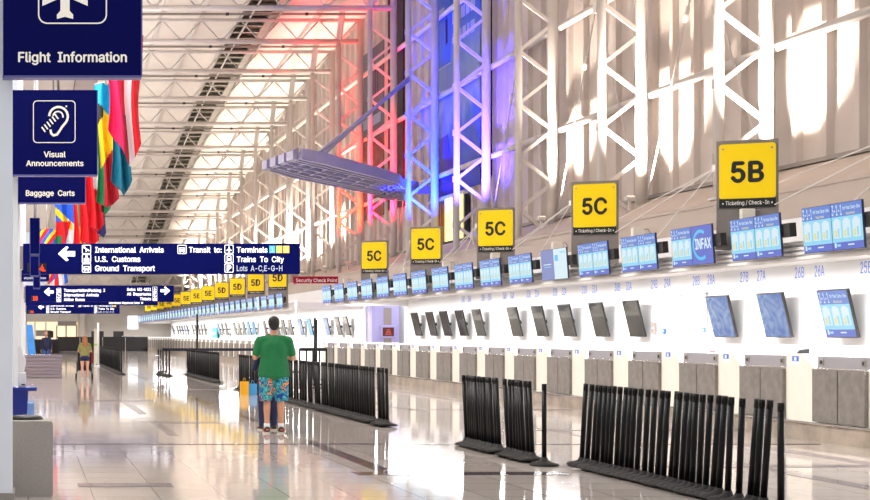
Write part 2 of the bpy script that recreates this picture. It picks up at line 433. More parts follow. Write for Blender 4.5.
# white back walls of the two counter islands and the recess between them
mb = MB(); mb.box((14.3, 12.4, 0), (14.5, 57, 3.68), M['white']); mb.box((14.3, 63.6, 0), (14.5, 150, 3.68), M['white'])
mb.box((14.5, 56.9, 0), (16.2, 57, 3.68), M['white']); mb.box((14.5, 66.4, 0), (16.2, 66.5, 3.68), M['white'])
struct(mb.build('wall_back'))
mb = MB(); mb.box((15.95, 57, 0), (16.1, 66.4, 3.68), M['white']); mb.box((15.9, 59.6, .9), (15.95, 61.0, 1.75), M['pinkred']); mb.box((15.9, 59.6, 0), (15.95, 61.0, .9), M['dark'])
struct(mb.build('wall_recess'))
# end wall with its lit shop front and bright window
mb = MB(); mb.box((-6, 152, 0), (16.2, 152.4, 5.2), M['farwall']); struct(mb.build('wall_end'))
mb = MB(); mb.box((PX(128, 151.8), 151.9, PZ(329, 151.8)), (PX(138, 151.8), 152.02, PZ(316, 151.8)), M['farlit']); struct(mb.build('window_1'))
mb = MB(); x0, x1 = PX(27, 150), PX(78, 150)
mb.box((x0, 151.6, 0), (x1, 152.05, 2.75), M['warmlit'])
mb.box((PX(58, 150), 151.4, 2.35), (PX(77, 150), 151.6, 2.8), M['farband'])
for u in (57, 66.5, 77): mb.box((PX(u, 150) - .06, 151.4, 0), (PX(u, 150) + .06, 151.6, 2.4), M['farband'])
for u in (35, 46): mb.box((PX(u, 150) - .08, 151.4, 0), (PX(u, 150) + .08, 151.6, 2.7), M['cream'])
mb.box((PX(36, 150), 151.4, 1.3), (PX(52, 150), 151.6, 1.9), M['farband'])
struct(mb.build('door_1'))
mb = MB(); mb.box((x0, 151.3, 2.8), (PX(80, 150), 152, 5.1), M['farwall']); mb.box((PX(80, 150), 150.8, 0), (PX(80, 150) + .5, 152, 5.1), M['farwall']); struct(mb.build('trim_3'))
# left side: wall behind the pillars, soffit, edge beam, upper fascia
mb = MB(); mb.box((-3.2, 12, 0), (-3, 152, 9), M['farwall']); struct(mb.build('wall_left'))
mb = MB()
for k in range(16):
    y0 = 12.4 + k * 6; mb.box((-3, y0, 9), (1.38, y0 + 5.94, 9.15), M['soffit'])
mb.box((-3, 12.4, 9.12), (1.38, 112, 9.3), M['soffit']); struct(mb.build('trim_4'))
mb = MB(); mb.box((1.4, 12.4, 8.95), (2.05, 112, 9.5), M['beamgrey'])
for a, b in zip(YS[:-1], YS[1:]):
    za, zb = max(9.5, Zdeck(a) + .2), max(9.5, Zdeck(b) + .2)
    if b < 113: mb.hexa([(1.85, a, 9.5), (2.05, a, 9.5), (2.05, b, 9.5), (1.85, b, 9.5), (1.85, a, za), (2.05, a, za), (2.05, b, zb), (1.85, b, zb)], M['soffit'])
struct(mb.build('trim_5'))
PIL = [13.2, 20.22, 24.3, 30.3, 40.25, 56.2, 63.1, 76, 89.3]
for i, y in enumerate(PIL):
    mb = MB(); mb.box((-.62, y, 0), (-.14, y + .5, 9), M['pillar']); mb.box((-.64, y - .02, 0), (-.12, y + .52, .12), M['railgrey'])
    o = mb.build('support_pillar'); tag(o, 'pale blue-white square pillar at the left edge, %s from the front' % ordw(i + 1), 'pillar', 'pillars along the left edge')

# ------------------------------------------------------------------ columns, trusses, purlins
def lattice(name, label, group, D, zb, zt):
    t = thing(name, label, 'column', (0, D, zb), 0, group)
    h = zt - zb
    b = MB(); b.tube((14.64, 0, 0), (14.64, 0, h), .105, M['steel_white'], 12); b.box((14.48, -.16, 0), (14.8, .16, .04), M['steel_white']); b.build('inner_chord', t)
    b = MB(); b.tube((15.65, 0, 0), (15.65, 0, h + 1.0), .15, M['steel_white'], 14); b.box((15.42, -.22, 0), (15.85, .22, .04), M['steel_white']); b.build('outer_chord', t)
    return t, h
br_mesh = {}
def brace_mesh(up):
    if up not in br_mesh:
        b = MB(); a, c = ((14.64, 0, 0), (15.65, 0, .79)) if up else ((15.65, 0, 0), (14.64, 0, .79))
        b.bar(a, c, .1, .1, M['steel_white']); 
        for p in (a, c): b.box((p[0] - .14, -.02, p[2] - .1), (p[0] + .14, .02, p[2] + .1), M['steel_white'])
        br_mesh[up] = b.mesh('brace')
    return br_mesh[up]
COLN = {0: 'white lattice column, widest and rightmost, rising behind the 5B sign', 1: 'white lattice column, second from the right, rising behind the nearest 5C sign',
        2: 'white lattice column just right of the violet lit column', 3: 'violet lit lattice column in front of the blue seascape poster', 4: 'deep blue lit lattice column with two long rods to the canopy',
        5: 'pink and red lit lattice column in front of the dark poster', 6: 'orange-red lit lattice column beside the white ones'}
for k, D in enumerate(DK):
    lab = COLN.get(k, 'warm white lit lattice column, %s beyond the orange-red one' % ordw(max(1, k - 6)))
    zb = 4.62 if D < 140 else 4.55
    zt = Zl(D)
    if zt < zb + .9: continue
    t, h = lattice('lattice_column', lab, 'lattice columns of the facade', D, 4.36, zt)
    for j in range(-4, 20):
        z = 3.24 + .79 * j
        if z < 0 or z + .8 > h: continue
        o = bpy.data.objects.new('brace', brace_mesh(j % 2 != 0)); C.objects.link(o); o.parent = t; o.location = (0, 0, z)
# trusses
NX = 8
web = []
for i in range(NX):
    xb = 14.64 - 1.85 * i
    for s in (1, -1):
        b = MB(); xt = xb + s * .925
        b.tube((xb, 0, 0), (min(xt, 15.6), 0, 1.0), .036, M['steel_white'], 8)
        b.box((xb - .13 if s < 0 else xb, -.03, -.02), (xb if s < 0 else xb + .13, .03, .16), M['steel_white'])
        web.append(b.mesh('web_brace'))
b = MB(); b.tube((1.7, 0, 0), (15.75, 0, 0), .12, M['steel_white'], 12); bot = b.mesh('bottom_chord')
b = MB(); b.tube((1.7, 0, 1.0), (15.75, 0, 1.0), .085, M['steel_white'], 10); top = b.mesh('top_chord')
b = MB(); b.bar((1.7, -.75, 1.13), (15.75, -.75, 1.13), .08, .1, M['railgrey'])
for i in (0, 2, 5): b.box((13.0 - 1.85 * i - .08, -.82, 1.07), (13.0 - 1.85 * i + .06, -.68, 1.19), M['dark'])
for i in range(4): b.box((2.6 + 3.7 * i, -.75, 1.1), (2.68 + 3.7 * i, .02, 1.16), M['steel_white'])
rail = b.mesh('service_rail')
b = MB(); b.bar((14.64, 0, 0), (14.8, -.12, 1.4), .12, .26, M['steel_white']); knee = b.mesh('knee_post')
for k, D in enumerate(DK):
    if k < 4 or Zl(D) < 4.2: continue
    lab = 'white steel roof truss, %s from the top of the photo' % ordw(k - 3)
    t = thing('roof_truss', lab, 'truss', (0, D, Zl(D)), 0, 'roof trusses')
    for nm, me in [('bottom_chord', bot), ('top_chord', top), ('service_rail', rail), ('knee_post', knee)] + [('web_brace', w) for w in web]:
        o = bpy.data.objects.new(nm, me); C.objects.link(o); o.parent = t
# purlins
for i in range(7):
    x = 13.715 - 1.85 * i; b = MB()
    for a, c in zip(YS[13:-1], YS[14:]):
        za, zc = Zdeck(a), Zdeck(c)
        b.hexa([(x - .05, a, za - .24), (x + .05, a, za - .24), (x + .05, c, zc - .24), (x - .05, c, zc - .24), (x - .05, a, za), (x + .05, a, za), (x + .05, c, zc), (x - .05, c, zc)], M['steel_white'])
    o = b.build('roof_purlin'); tag(o, 'white purlin under the roof deck, %s from the lattice columns' % ordw(i + 1), 'purlin', 'roof purlins')
# dark louvre strip under the roof
t = thing('roof_louvre_strip', 'long dark louvred strip with white rails running along under the roof', 'skylight', (0, 60, Zdeck(60)))
def strip(name, x0, x1, d0, d1, m, ys=YS[14:-3]):
    b = MB()
    for a, c in zip(ys[:-1], ys[1:]):
        za, zc = Zdeck(a) - Zdeck(60), Zdeck(c) - Zdeck(60)
        b.hexa([(x0, a - 60, za - d1), (x1, a - 60, za - d1), (x1, c - 60, zc - d1), (x0, c - 60, zc - d1), (x0, a - 60, za - d0), (x1, a - 60, za - d0), (x1, c - 60, zc - d0), (x0, c - 60, zc - d0)], m)
    return b.build(name, t)
strip('backing_panel', 10.0, 11.75, 0, .06, M['louvre']); strip('side_fin', 11.7, 11.78, 0, .42, M['slat']); strip('side_fin', 10.0, 10.05, .06, .3, M['slat'])
strip('long_rail', 10.42, 10.48, .3, .38, M['steel_white']); strip('long_rail', 11.35, 11.7, .06, .3, M['slat'])
b = MB(); y = 58.0
while y < 146:
    z = Zdeck(y) - Zdeck(60); b.hexa([(10.05, y - 60, z - .3), (11.7, y - 60 + .1, z - .3), (11.7, y - 60 + .35, z - .3), (10.05, y - 60 + .25, z - .3),
                                      (10.05, y - 60 + .3, z - .1), (11.7, y - 60 + .4, z - .1), (11.7, y - 60 + .62, z - .1), (10.05, y - 60 + .52, z - .1)], M['slat']); y += 1.3
b.build('louvre_slats', t)
# girts along the facade
for i, z in enumerate((7.62, 10.68, 13.74)):
    b = MB()
    ys = [y for y in YS if Zl(y) + .8 > z and 12.4 <= y]
    b.tube((15.89, ys[0], z), (15.89, ys[-1], z), .1, M['steel_white'], 12)
    o = b.build('facade_girt'); tag(o, ['lowest', 'middle', 'topmost'][i] + ' white horizontal tube running along the ribbed facade', 'girt', 'facade girts')
# V bracing rods between columns
for k in (0, 1, 2, 4):
    Dm = DK[k] + 3.24; b = MB()
    for d in (DK[k] + .2, DK[k + 1] - .2):
        p, q = Vector((15.72, d, 4.98)), Vector((15.72, Dm, 10.55)); b.tube(p, q, .022, M['steel_white'], 6)
        c = p.lerp(q, .72); e = p.lerp(q, .78); b.tube(c, e, .05, M['steel_white'], 8)
    b.box((15.68, Dm - .12, 10.4), (15.785, Dm + .12, 10.7), M['steel_white'])
    o = b.build('bracing_rods')
    tag(o, ['thin white V of bracing rods right of the second column', 'thin white V of bracing rods between second and third columns', 'thin V of bracing rods beside the violet column', '', 'thin V of bracing rods between the blue and pink columns'][k], 'bracing', 'bracing rods')

# ------------------------------------------------------------------ posters and dark panels on the facade
def wallposter(name, label, y0, y1, z0, z1):
    return thing(name, label, 'poster', (16.05, (y0 + y1) / 2, z0)), (y1 - y0) / 2, z1 - z0
t, hw, h = wallposter('wall_poster', 'huge blue seascape poster with pale lettering on the facade wall', 53.2, 59.4, 6.85, 15.6)
b = MB(); b.box((-.02, -hw, 0), (.01, hw, h), M['poster_sky']); b.build('print_sheet', t)
b = MB()
b.prism([(-.03, .6, 5.0), (-.03, 2.7, 5.0), (-.03, 2.7, 7.4), (-.03, 2.2, 7.9), (-.03, .6, 7.9)], (.015, 0, 0), M['poster_inset'])
for p, q in (((.55, 4.95), (2.75, 4.95)), ((2.75, 4.95), (2.75, 7.4)), ((2.75, 7.4), (2.2, 7.95)), ((2.2, 7.95), (.55, 7.95))):
    b.bar((-.034, p[0], p[1]), (-.034, q[0], q[1]), .012, .07, M['poster_ink'])
b.box((-.036, 1.4, 7.1), (-.02, 2.5, 7.25), M['poster_ink'])
b.ball((-.025, 1.1, 6.9), (.01, .12, .18), M['darkred']); b.prism([(-.036, .95, 5.8), (-.036, 1.2, 5.75), (-.036, 1.25, 6.7), (-.036, .98, 6.75)], (.015, 0, 0), M['darkviolet'])
b.build('inset_picture', t)
random.seed(3)
for r_ in range(3):
    b = MB(); y = -2.5
    while y < .1:
        w = random.choice((.28, .42, .5)); 
        x = y
        while x < y + w: b.box((-.034, x, 7.15 - r_ * .8), (-.02, x + .07, 7.6 - r_ * .8), M['poster_ink']); x += .105
        y += w + .16
    b.build('lettering_row', t)
b = MB()
b.prism([(-.03, 1.0, 2.3), (-.03, 2.7, 2.2), (-.03, 2.9, .4), (-.03, -.8, .4), (-.03, .2, 1.4), (-.03, .7, 1.5)], (.012, 0, 0), mat('dark sea rock print', (14, 44, 128), .6, noise=.5, nscale=2)); b.build('sea_rocks', t)
t, hw, h = wallposter('wall_poster', 'dark grey and brown poster on the facade behind the pink column', 67.6, 72.6, 6.9, 14.8)
b = MB(); b.box((-.02, -hw, 3.6), (.01, hw, h), M['poster_dark']); b.box((-.02, -hw, 0), (.01, hw, 3.6), M['poster_brown']); b.build('print_sheet', t)
b = MB(); y = -1.9
while y < 1.8: b.box((-.03, y, 4.3), (-.02, y + .14, 4.75), M['poster_ink']); y += .22
b.build('lettering_row', t); b = MB(); b.box((-.03, -1.4, 5.6), (-.02, -1.32, 6.8), M['darkviolet']); b.box((-.03, -.9, 5.6), (-.02, -.82, 6.8), M['darkviolet']); b.box((-.03, -1.4, 6.75), (-.02, -.82, 6.85), M['darkviolet'])
b.build('dark_frame', t)
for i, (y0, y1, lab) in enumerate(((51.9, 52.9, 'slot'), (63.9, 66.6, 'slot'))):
    b = MB(); b.box((15.98, y0, 7.0), (16.2, y1, Zdeck(y0) - .1), M['darkviolet']); struct(b.build('window_%d' % (i + 2)))  # flat dark violet panel set on the facade wall
# lit opening above the ledge between blue and violet columns
t = thing('lit_opening', 'bright yellow lit window opening under the blue poster', 'window', (15.98, 57.2, 4.95))
b = MB(); b.box((-.02, -2.4, .0), (.12, 2.4, 1.75), M['dark']); b.build('dark_backing', t)
b = MB(); b.box((-.06, -1.0, .1), (-.02, 0.1, 1.7), M['yellit']); b.build('bright_pane', t)
b = MB(); b.box((-.06, -2.2, .1), (-.02, -1.4, 1.7), M['yellit']); b.build('bright_pane', t)
b = MB(); b.box((-.1, -2.45, 1.7), (.1, 2.45, 1.82), M['fascia']); b.box((-.1, -1.3, 0), (-.02, -1.1, 1.75), M['lav']); b.build('frame', t)
for i in range(6):
    b = MB(); y = .4 + i * .34; b.prism([(-.05, y - .13, .1), (-.05, y + .13, .1), (-.05, y + .03, 1.55), (-.05, y - .03, 1.55)], (.03, 0, 0), M['orange_drape']); b.build('orange_drape', t)

# ------------------------------------------------------------------ curved hanging canopy
t = thing('curved_canopy', 'curved pale lavender canopy jutting from the facade, lit blue and violet', 'canopy', (0, 0, 7.1))
near = [(8.75, 48.0), (9.8, 49.4), (10.8, 51.0), (12.2, 53.1), (13.75, 55.7), (14.4, 57.6), (15.3, 58.8)]
far = [(8.25, 51.3), (9.3, 53.3), (10.6, 55.3), (12.2, 57.6), (13.8, 60.0), (14.5, 61.6), (15.3, 62.6)]
def lerp2(a, b, f): return (a[0] + (b[0] - a[0]) * f, a[1] + (b[1] - a[1]) * f)
def band(pa, pb, z0, z1, m, name):
    b = MB()
    for k in range(len(pa) - 1):
        b.hexa([(*pa[k], z0), (*pb[k], z0), (*pb[k + 1], z0), (*pa[k + 1], z0), (*pa[k], z1), (*pb[k], z1), (*pb[k + 1], z1), (*pa[k + 1], z1)], m)
    return b.build(name, t)
mix = lambda f: [lerp2(n, q, f) for n, q in zip(near, far)]
band(mix(-.02), mix(.03), 0, .37, M['canopy'], 'near_fascia'); band(mix(.97), mix(1.0), -.02, .3, M['canopy'], 'far_fascia')
band(mix(.0), mix(1.0), .2, .26, M['canopy_panel'], 'deck_panel')
for f in (.12, .22, .42, .6, .78, .88): band(mix(f - .014), mix(f + .014), .0, .2, M['canopy'], 'long_rib')
b = MB()
for k in range(len(near) - 1):
    for s in (0, .5):
        a = lerp2(near[k], near[k + 1], s); c = lerp2(far[k], far[k + 1], s); b.bar((*a, .12), (*c, .12), .1, .16, M['canopy'])
b.build('cross_ribs', t)
for f, w in ((.08, .2), (.35, .18), (.62, .18), (.9, .16)):
    p = lerp2(near[0], far[0], f); b = MB()
    d = Vector((near[0][0] - near[1][0], near[0][1] - near[1][1])).normalized() * .4
    q = lerp2(near[0], far[0], f + w); b.hexa([(*p, .02), (*q, .02), (q[0] + d.x, q[1] + d.y, .02), (p[0] + d.x, p[1] + d.y, .02), (*p, .42), (*q, .42), (q[0] + d.x, q[1] + d.y, .3), (p[0] + d.x, p[1] + d.y, .3)], M['canopy'])
    b.build('end_cap', t)
for s in (0, .22):
    b = MB(); b.tube((9.5 + s, 49.6 + s, .3), (14.6, DK[4] - .15, 4.15 + s * .5), .06, M['canopy'], 8); b.build('hanger_rod', t)
for y in (59.2, 62.2):
    b = MB(); b.bar((15.3, y, .1), (15.9, y, .1), .3, .3, M['canopy']); b.build('wall_bracket', t)

# ------------------------------------------------------------------ canopy over the counters
def counter_canopy(y0, y1, label):
    t = thing('counter_canopy', label, 'canopy', (0, y0, 2.58)); L = y1 - y0
    b = MB(); b.box((11.32, 0, .22), (14.3, L, .3), M['fascia']); b.build('roof_slab', t)
    b = MB(); b.box((11.24, 0, 0), (11.32, L, .29), M['fascia'])
    for i in range(4): b.box((11.2, 0, .02 + i * .072), (11.25, L, .058 + i * .072), M['fascia'])
    b.box((11.24, -.03, 0), (14.3, 0, .3), M['fascia']); b.box((11.24, L, 0), (14.3, L + .03, .3), M['fascia']); b.build('ribbed_fascia', t)
    for i in range(int(L // 4.32)):
        b = MB(); b.box((12.3, i * 4.32 + .3, .15), (12.5, i * 4.32 + 4.0, .22), M['lamp_tube']); b.build('light_tube', t)
    return t
counter_canopy(12.6, 56.4, 'long white ribbed canopy over the nearer row of counters')
counter_canopy(64.2, 149, 'long white ribbed canopy over the far row of counters')

# ------------------------------------------------------------------ gate sign pylons with stay cables
def sign_text_parts(t, code):
    b = MB(); ang = 0
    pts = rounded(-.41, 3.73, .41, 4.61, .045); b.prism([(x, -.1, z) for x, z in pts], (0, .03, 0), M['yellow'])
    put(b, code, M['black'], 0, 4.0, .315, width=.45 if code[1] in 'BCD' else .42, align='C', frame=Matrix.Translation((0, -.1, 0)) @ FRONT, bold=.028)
    for x in (-.355, .355): b.tube((x, -.1, 4.53), (x, -.108, 4.53), .018, M['plinth'], 8)
    b.build('sign_face', t)
    b = MB(); b.box((-.41, -.1, 3.585), (.41, -.07, 3.735), M['black'])
    put(b, '• Ticketing / Check-In •', M['signtext'], 0, 3.63, .062, width=.73, align='C', frame=Matrix.Translation((0, -.1, 0)) @ FRONT)
    o = b.build('caption_strip', t); o['label'] = 'black strip with small white lettering'
def pylon(y, code, label):
    t = thing('gate_sign', label, 'sign', (11.575, y, 2.845), R(-25), 'yellow gate signs over the counters')
    b = MB(); b.box((-.45, -.07, .04), (.45, .07, 1.79), M['pylon']); b.box((-.47, -.1, .04), (.47, .1, .09), M['pylon']); b.build('grey_panel', t)
    q = MB(); 
    n0 = len(t.children)
    sign_text_parts(t, code)
    for o in t.children:
        if o.name.startswith(('sign_face', 'caption_strip')): o.location = (0, 0, -2.88)
    return t
near_y = [24.14 + 6.48 * i for i in range(5)]; far_y = [69.4 + 6.67 * i for i in range(12)]
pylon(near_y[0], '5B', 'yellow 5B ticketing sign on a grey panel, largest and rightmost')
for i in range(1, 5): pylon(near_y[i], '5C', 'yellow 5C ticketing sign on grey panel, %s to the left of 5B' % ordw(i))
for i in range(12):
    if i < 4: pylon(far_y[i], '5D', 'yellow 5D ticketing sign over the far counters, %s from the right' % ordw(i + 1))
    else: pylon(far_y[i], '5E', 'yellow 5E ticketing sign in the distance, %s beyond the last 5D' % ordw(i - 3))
for i, y in enumerate([17.66] + near_y[:4]):
    t = thing('stay_cables', ['three thin cables fanning down to the canopy at the right edge', 'three thin cables fanning left from behind the 5B sign'][i] if i < 2 else 'thin cables fanning left from behind the %s 5C sign' % ordw(i - 1), 'cable', (11.22, y + .3, 4.22), 0, 'stay cables on the counter canopy')
    b = MB(); b.box((-.05, -.06, -.05), (.06, .06, .05), M['steel_white'])
    if i == 0: b.tube((.05, 0, -1.33), (.05, 0, .1), .05, M['steel_white'], 10)
    b.build('anchor_bracket', t)
    for (dx, dy, dz) in ((3.16, 13.4, -.06), (1.4, 12.3, -1.33), (.8, 5.4, -1.33)):
        b = MB(); b.tube((0, .05, 0), (dx, dy, dz), .011, M['steel_white'], 6); b.tube((dx, dy, dz), (dx, dy, dz + .05), .04, M['steel_white'], 8); b.build('cable', t)
# little boxes on the canopy
for i in range(8):
    y = 24.0 + 4.32 * i
    t = thing('receiver_box', 'small off-white box on the canopy edge, %s from the right' % ordw(i + 1), 'box', (11.5, y, 2.885), 0, 'off-white boxes on the canopy')
    b = MB(); b.box((-.1, -.05, .36), (.12, .05, .64), M['cream']); b.build('case', t, bevel=.015)
    b = MB(); b.tube((0, .02, 0), (0, .02, .4), .02, M['railgrey'], 8); b.path([(.12, 0, .6), (.2, 0, .62), (.25, 0, .54), (.22, 0, .42)], .009, M['railgrey'], 6); b.build('bracket', t)

# ------------------------------------------------------------------ screens
def carry_on(b, w, h, fr):
    """the notice on the screens, centred at x=0, from z=0 to z=h"""
    plate(b, -w / 2, 0, w / 2, h * .16, M['scr_deep'], .002, fr); plate(b, -w / 2, h * .71, w / 2, h, M['scr_blue'], .002, fr)
    plate(b, -w / 2, h * .16, w / 2, h * .71, M['scr_cyan'], .002, fr)
    for i in range(3):
        x = -w / 2 + w * (.05 + .315 * i)
        plate(b, x, h * .25, x + w * .25, h * .62, M['scr_white'], .004, fr); shape(b, [(x + w * .02, h * .62), (x + w * .23, h * .62), (x + w * .17, h * .67), (x + w * .06, h * .67)], M['scr_white'], .004, fr)
        plate(b, x + w * .03, h * .27, x + w * .11, h * .42, M['scr_yellow'], .006, fr); plate(b, x + w * .14, h * .27, x + w * .2, h * .46, M['scr_cyan'], .006, fr)
    put(b, '3-1-1', M['scr_white'], -w * .47, h * .745, h * .22, w * .33, 'L', fr, .004, bold=.008); put(b, 'for Your Carry-Ons', M['scr_white'], -w * .1, h * .85, h * .075, w * .55, 'L', fr, .004)
    put(b, 'Pack Smart', M['scr_yellow'], 0, h * .74, h * .05, w * .28, 'L', fr, .004)
    plate(b, -w * .44, h * .05, -w * .38, h * .15, M['scr_white'], .004, fr); plate(b, -w * .36, h * .07, -w * .24, h * .12, M['scr_cyan'], .004, fr); plate(b, 0, h * .08, w * .2, h * .11, M['scr_white'], .004, fr)
def disp_mesh(kind, w, h, fr):
    b = MB()
    if kind == 'notice': carry_on(b, w, h, fr)
    elif kind == 'logo':
        plate(b, -w / 2, 0, w / 2, h, M['scr_deep'], .002, fr)
        ca = [(-w * .05 + w * .36 * math.cos(R(a)), h * .5 + h * .36 * math.sin(R(a))) for a in range(60, 301, 12)]
        stroke(b, ca, w * .07, M['scr_logo'], .004, fr); put(b, 'INFAX', M['scr_white'], -w * .3, h * .4, h * .26, w * .74, 'L', fr, .006, bold=.03)
    elif kind == 'grey':
        plate(b, -w / 2, 0, w / 2, h, M['scr_greyblue'], .002, fr); plate(b, -w * .3, h * .5, w * .3, h * .53, M['scr_white'], .003, fr); plate(b, -w * .25, h * .42, w * .3, h * .44, M['scr_cyan'], .003, fr)
    elif kind == 'pale':
        plate(b, -w / 2, 0, w / 2, h, M['scr_white'], .002, fr); plate(b, -w * .4, h * .6, -w * .15, h * .8, M['scr_logo'], .004, fr); plate(b, w * .0, h * .85, w * .4, h * .9, M['scr_cyan'], .003, fr)
    elif kind == 'blue':
        plate(b, -w / 2, 0, w / 2, h, M['scr_bluetex'], .002, fr)
    elif kind == 'black':
        plate(b, -w / 2, 0, w / 2, h, M['scr_black'], .002, fr)
    elif kind == 'cyan':
        plate(b, -w / 2, 0, w / 2, h, M['scr_cyanfull'], .002, fr)
    return b.mesh('display', fix=False)
m = bpy.data.materials.new('blue swirl screen'); m.use_nodes = True; nt = m.node_tree; bs = nt.nodes['Principled BSDF']
tc = nt.nodes.new('ShaderNodeTexCoord'); n = nt.nodes.new('ShaderNodeTexNoise'); n.inputs['Scale'].default_value = 3; n.inputs['Distortion'].default_value = 2
nt.links.new(tc.outputs['Object'], n.inputs['Vector']); r_ = nt.nodes.new('ShaderNodeValToRGB')
r_.color_ramp.elements[0].color = lin((78, 118, 190)); r_.color_ramp.elements[0].position = .35; r_.color_ramp.elements[1].color = lin((150, 178, 220)); r_.color_ramp.elements[1].position = .72
nt.links.new(n.outputs['Fac'], r_.inputs['Fac']); nt.links.new(r_.outputs['Color'], bs.inputs['Emission Color']); bs.inputs['Emission Strength'].default_value = .9; bs.inputs['Base Color'].default_value = lin((10, 11, 16)); bs.inputs['Roughness'].default_value = .2; bs.inputs['Specular IOR Level'].default_value = .08
M['scr_bluetex'] = m

TW, TH = .752, .625
b = MB(); b.box((0, -.38, -.01), (.03, .38, .63), M['bezel']); frame_me = b.mesh('screen')
disp = {k: disp_mesh(k, TW, TH, SIDE) for k in ('notice', 'logo', 'grey', 'pale')}
b = MB(); b.box((.03, -.98, .26), (.125, .34, .46), M['black']); b.box((.03, .26, .225), (.29, .34, .265), M['dark']); brk_me = b.mesh('mount')
def twin(y, label, kinds, group):
    t = thing('twin_screen', label, 'screen', (10.97, y, 2.66), 0, group); t.rotation_euler = (0, R(-4), 0)
    for i, dy in enumerate((.382, -.382)):
        s = bpy.data.objects.new('screen', frame_me); C.objects.link(s); s.parent = t; s.location = (0, dy, 0)
        d = bpy.data.objects.new('display', disp[kinds[i]]); C.objects.link(d); d.parent = s; d.location = (0, 0, -.002)
        if kinds[i] == 'logo': s['label'] = 'screen showing large white letters over a pale blue arc'
        if kinds[i] == 'pale': s['label'] = 'almost white screen'
    o = bpy.data.objects.new('mount', brk_me); C.objects.link(o); o.parent = t
for i in range(17):
    kinds = ('notice', 'logo') if i == 2 else (('grey', 'pale') if i == 5 else ('notice', 'notice'))
    lab = 'pair of blue notice screens above the counters, %s pair from the right edge' % ordw(i + 1)
    if i == 2: lab = 'pair of screens above the counters, one with big white letters'
    if i == 5: lab = 'pair of screens above the counters, one grey blue and one nearly white'
    twin(20.43 + 2.16 * i, lab, kinds, 'paired screens along the near canopy')
for i in range(39):
    twin(65.3 + 2.16 * i, 'tiny pair of pale blue screens along the far canopy, %s from its near end' % ordw(i + 1), ('notice', 'pale') if i % 7 == 3 else ('notice', 'notice'), 'paired screens along the far canopy')

WH = .82; wl = {}
for kind, ww in (('notice', .95), ('blue', .92), ('black', .8), ('cyan', .9)):
    b = MB(); b.box((0, -ww / 2 - .02, -.02), (.05, ww / 2 + .02, WH + .02), M['black']); f_ = b.mesh('frame')
    b = MB(); b.box((.05, -.2, .25), (.08, .22, .55), M['black']); b.bar((.08, 0, .36), (.2, 0, .36), .1, .1, M['dark']); m_ = b.mesh('wall_mount')
    wl[kind] = (f_, disp_mesh(kind, ww, WH, SIDE), m_)
def wallscreen(y, kind, label, group):
    t = thing('wall_screen', label, 'screen', (14.12, y, 1.47), 0, group); t.rotation_euler = (0, R(-13), 0)
    for nm, me in zip(('frame', 'display', 'wall_mount'), wl[kind]):
        o = bpy.data.objects.new(nm, me); C.objects.link(o); o.parent = t
us = [(838, 'notice', 'blue carry-on notice screen on the white wall at far right'), (775, 'blue', 'pale blue swirl screen on the wall, second from the right'), (722, 'blue', 'pale blue swirl screen on the wall, third from the right')]
us += [(u, 'black', 'dark screen on the white wall, %s left of the blue ones' % ordw(i + 1)) for i, u in enumerate((635, 600, 568, 541, 516, 480, 463, 447, 433, 418))]
for u, k, l in us: wallscreen(14.0 * F / (u - 3 - U0), k, l, 'screens on the near white wall')
ys = [66.1, 67.9, 70.5, 74.7, 77.2]; ks = ['black', 'black', 'blue', 'cyan', 'blue']
y = 80.2; c = 0
while y < 146:
    if c % 6 != 5 and abs(y - 113) > 2.4: ys.append(y); ks.append('cyan' if 91.5 < y < 95.6 else ('blue' if c % 11 == 3 else 'black'))
    y += 2.16; c += 1
for i, (y, k) in enumerate(zip(ys, ks)):
    wallscreen(y, k, '%s screen on the far white wall, %s beyond the lavender column' % ({'black': 'small dark', 'blue': 'small pale blue', 'cyan': 'small bright cyan'}[k], ordw(i + 1)), 'screens on the far white wall')

# blue position numbers painted on the wall
def wallnum(s, y, z=2.56):
    b = MB(); put(b, s, M['numblue'], 0, 0, .2, .33, 'C', SIDE, .0008, bold=.0); o = b.build('position_number', loc=(14.2985, y, z), fix=False); sm = o.modifiers.new('thick', 'SOLIDIFY'); sm.thickness = .02; sm.offset = -1
    tag(o, 'small blue %s painted on the white wall' % s, 'number', 'blue numbers on the white wall')
wallnum('25B', 25.6)
for j in range(11):
    wallnum('%dA' % (26 + j), 27.1 + 2.15 * j); wallnum('%dB' % (26 + j), 27.8 + 2.15 * j)
# seams of a flush door and small boxes on the wall
t = thing('wall_panel_door', 'flush white service door in the white wall left of the blue screens', 'door', (14.29, 32.2, 0))
b = MB(); b.box((-.02, -.62, .05), (0.005, .62, 2.35), M['white']); b.build('door_leaf', t)
b = MB()
for y in (-.66, .62): b.box((-.025, y, 0), (.005, y + .035, 2.4), M['jointline'])
b.box((-.025, -.66, 2.36), (.005, .655, 2.4), M['jointline']); b.build('door_frame', t)
b = MB(); b.box((-.05, -.5, 1.05), (-.01, -.44, 1.2), M['railgrey']); b.build('handle', t)
for (u, v, m_, lab) in ((654, 328, 'railgrey', 'slim grey box on the white wall near the dark screens'), (663.5, 331, 'sticker', 'small blue square on the wall beside the grey box'), (704, 330, 'sticker', 'small blue square on the wall left of the blue screens'), (694, 325, 'console', 'tiny grey plate on the white wall beside the service door')):
    D = 14.27 * F / (u - U0); b = MB(); h = .26 if m_ == 'railgrey' else .1; b.box((-.04, -.09, -h / 2), (.012, .09, h / 2), M[m_]); b.box((-.045, -.04, -.02), (-.03, .04, .02), M['paper']); o = b.build('wall_plate', loc=(14.29, D, PZ(v, D))); tag(o, lab, 'plate')

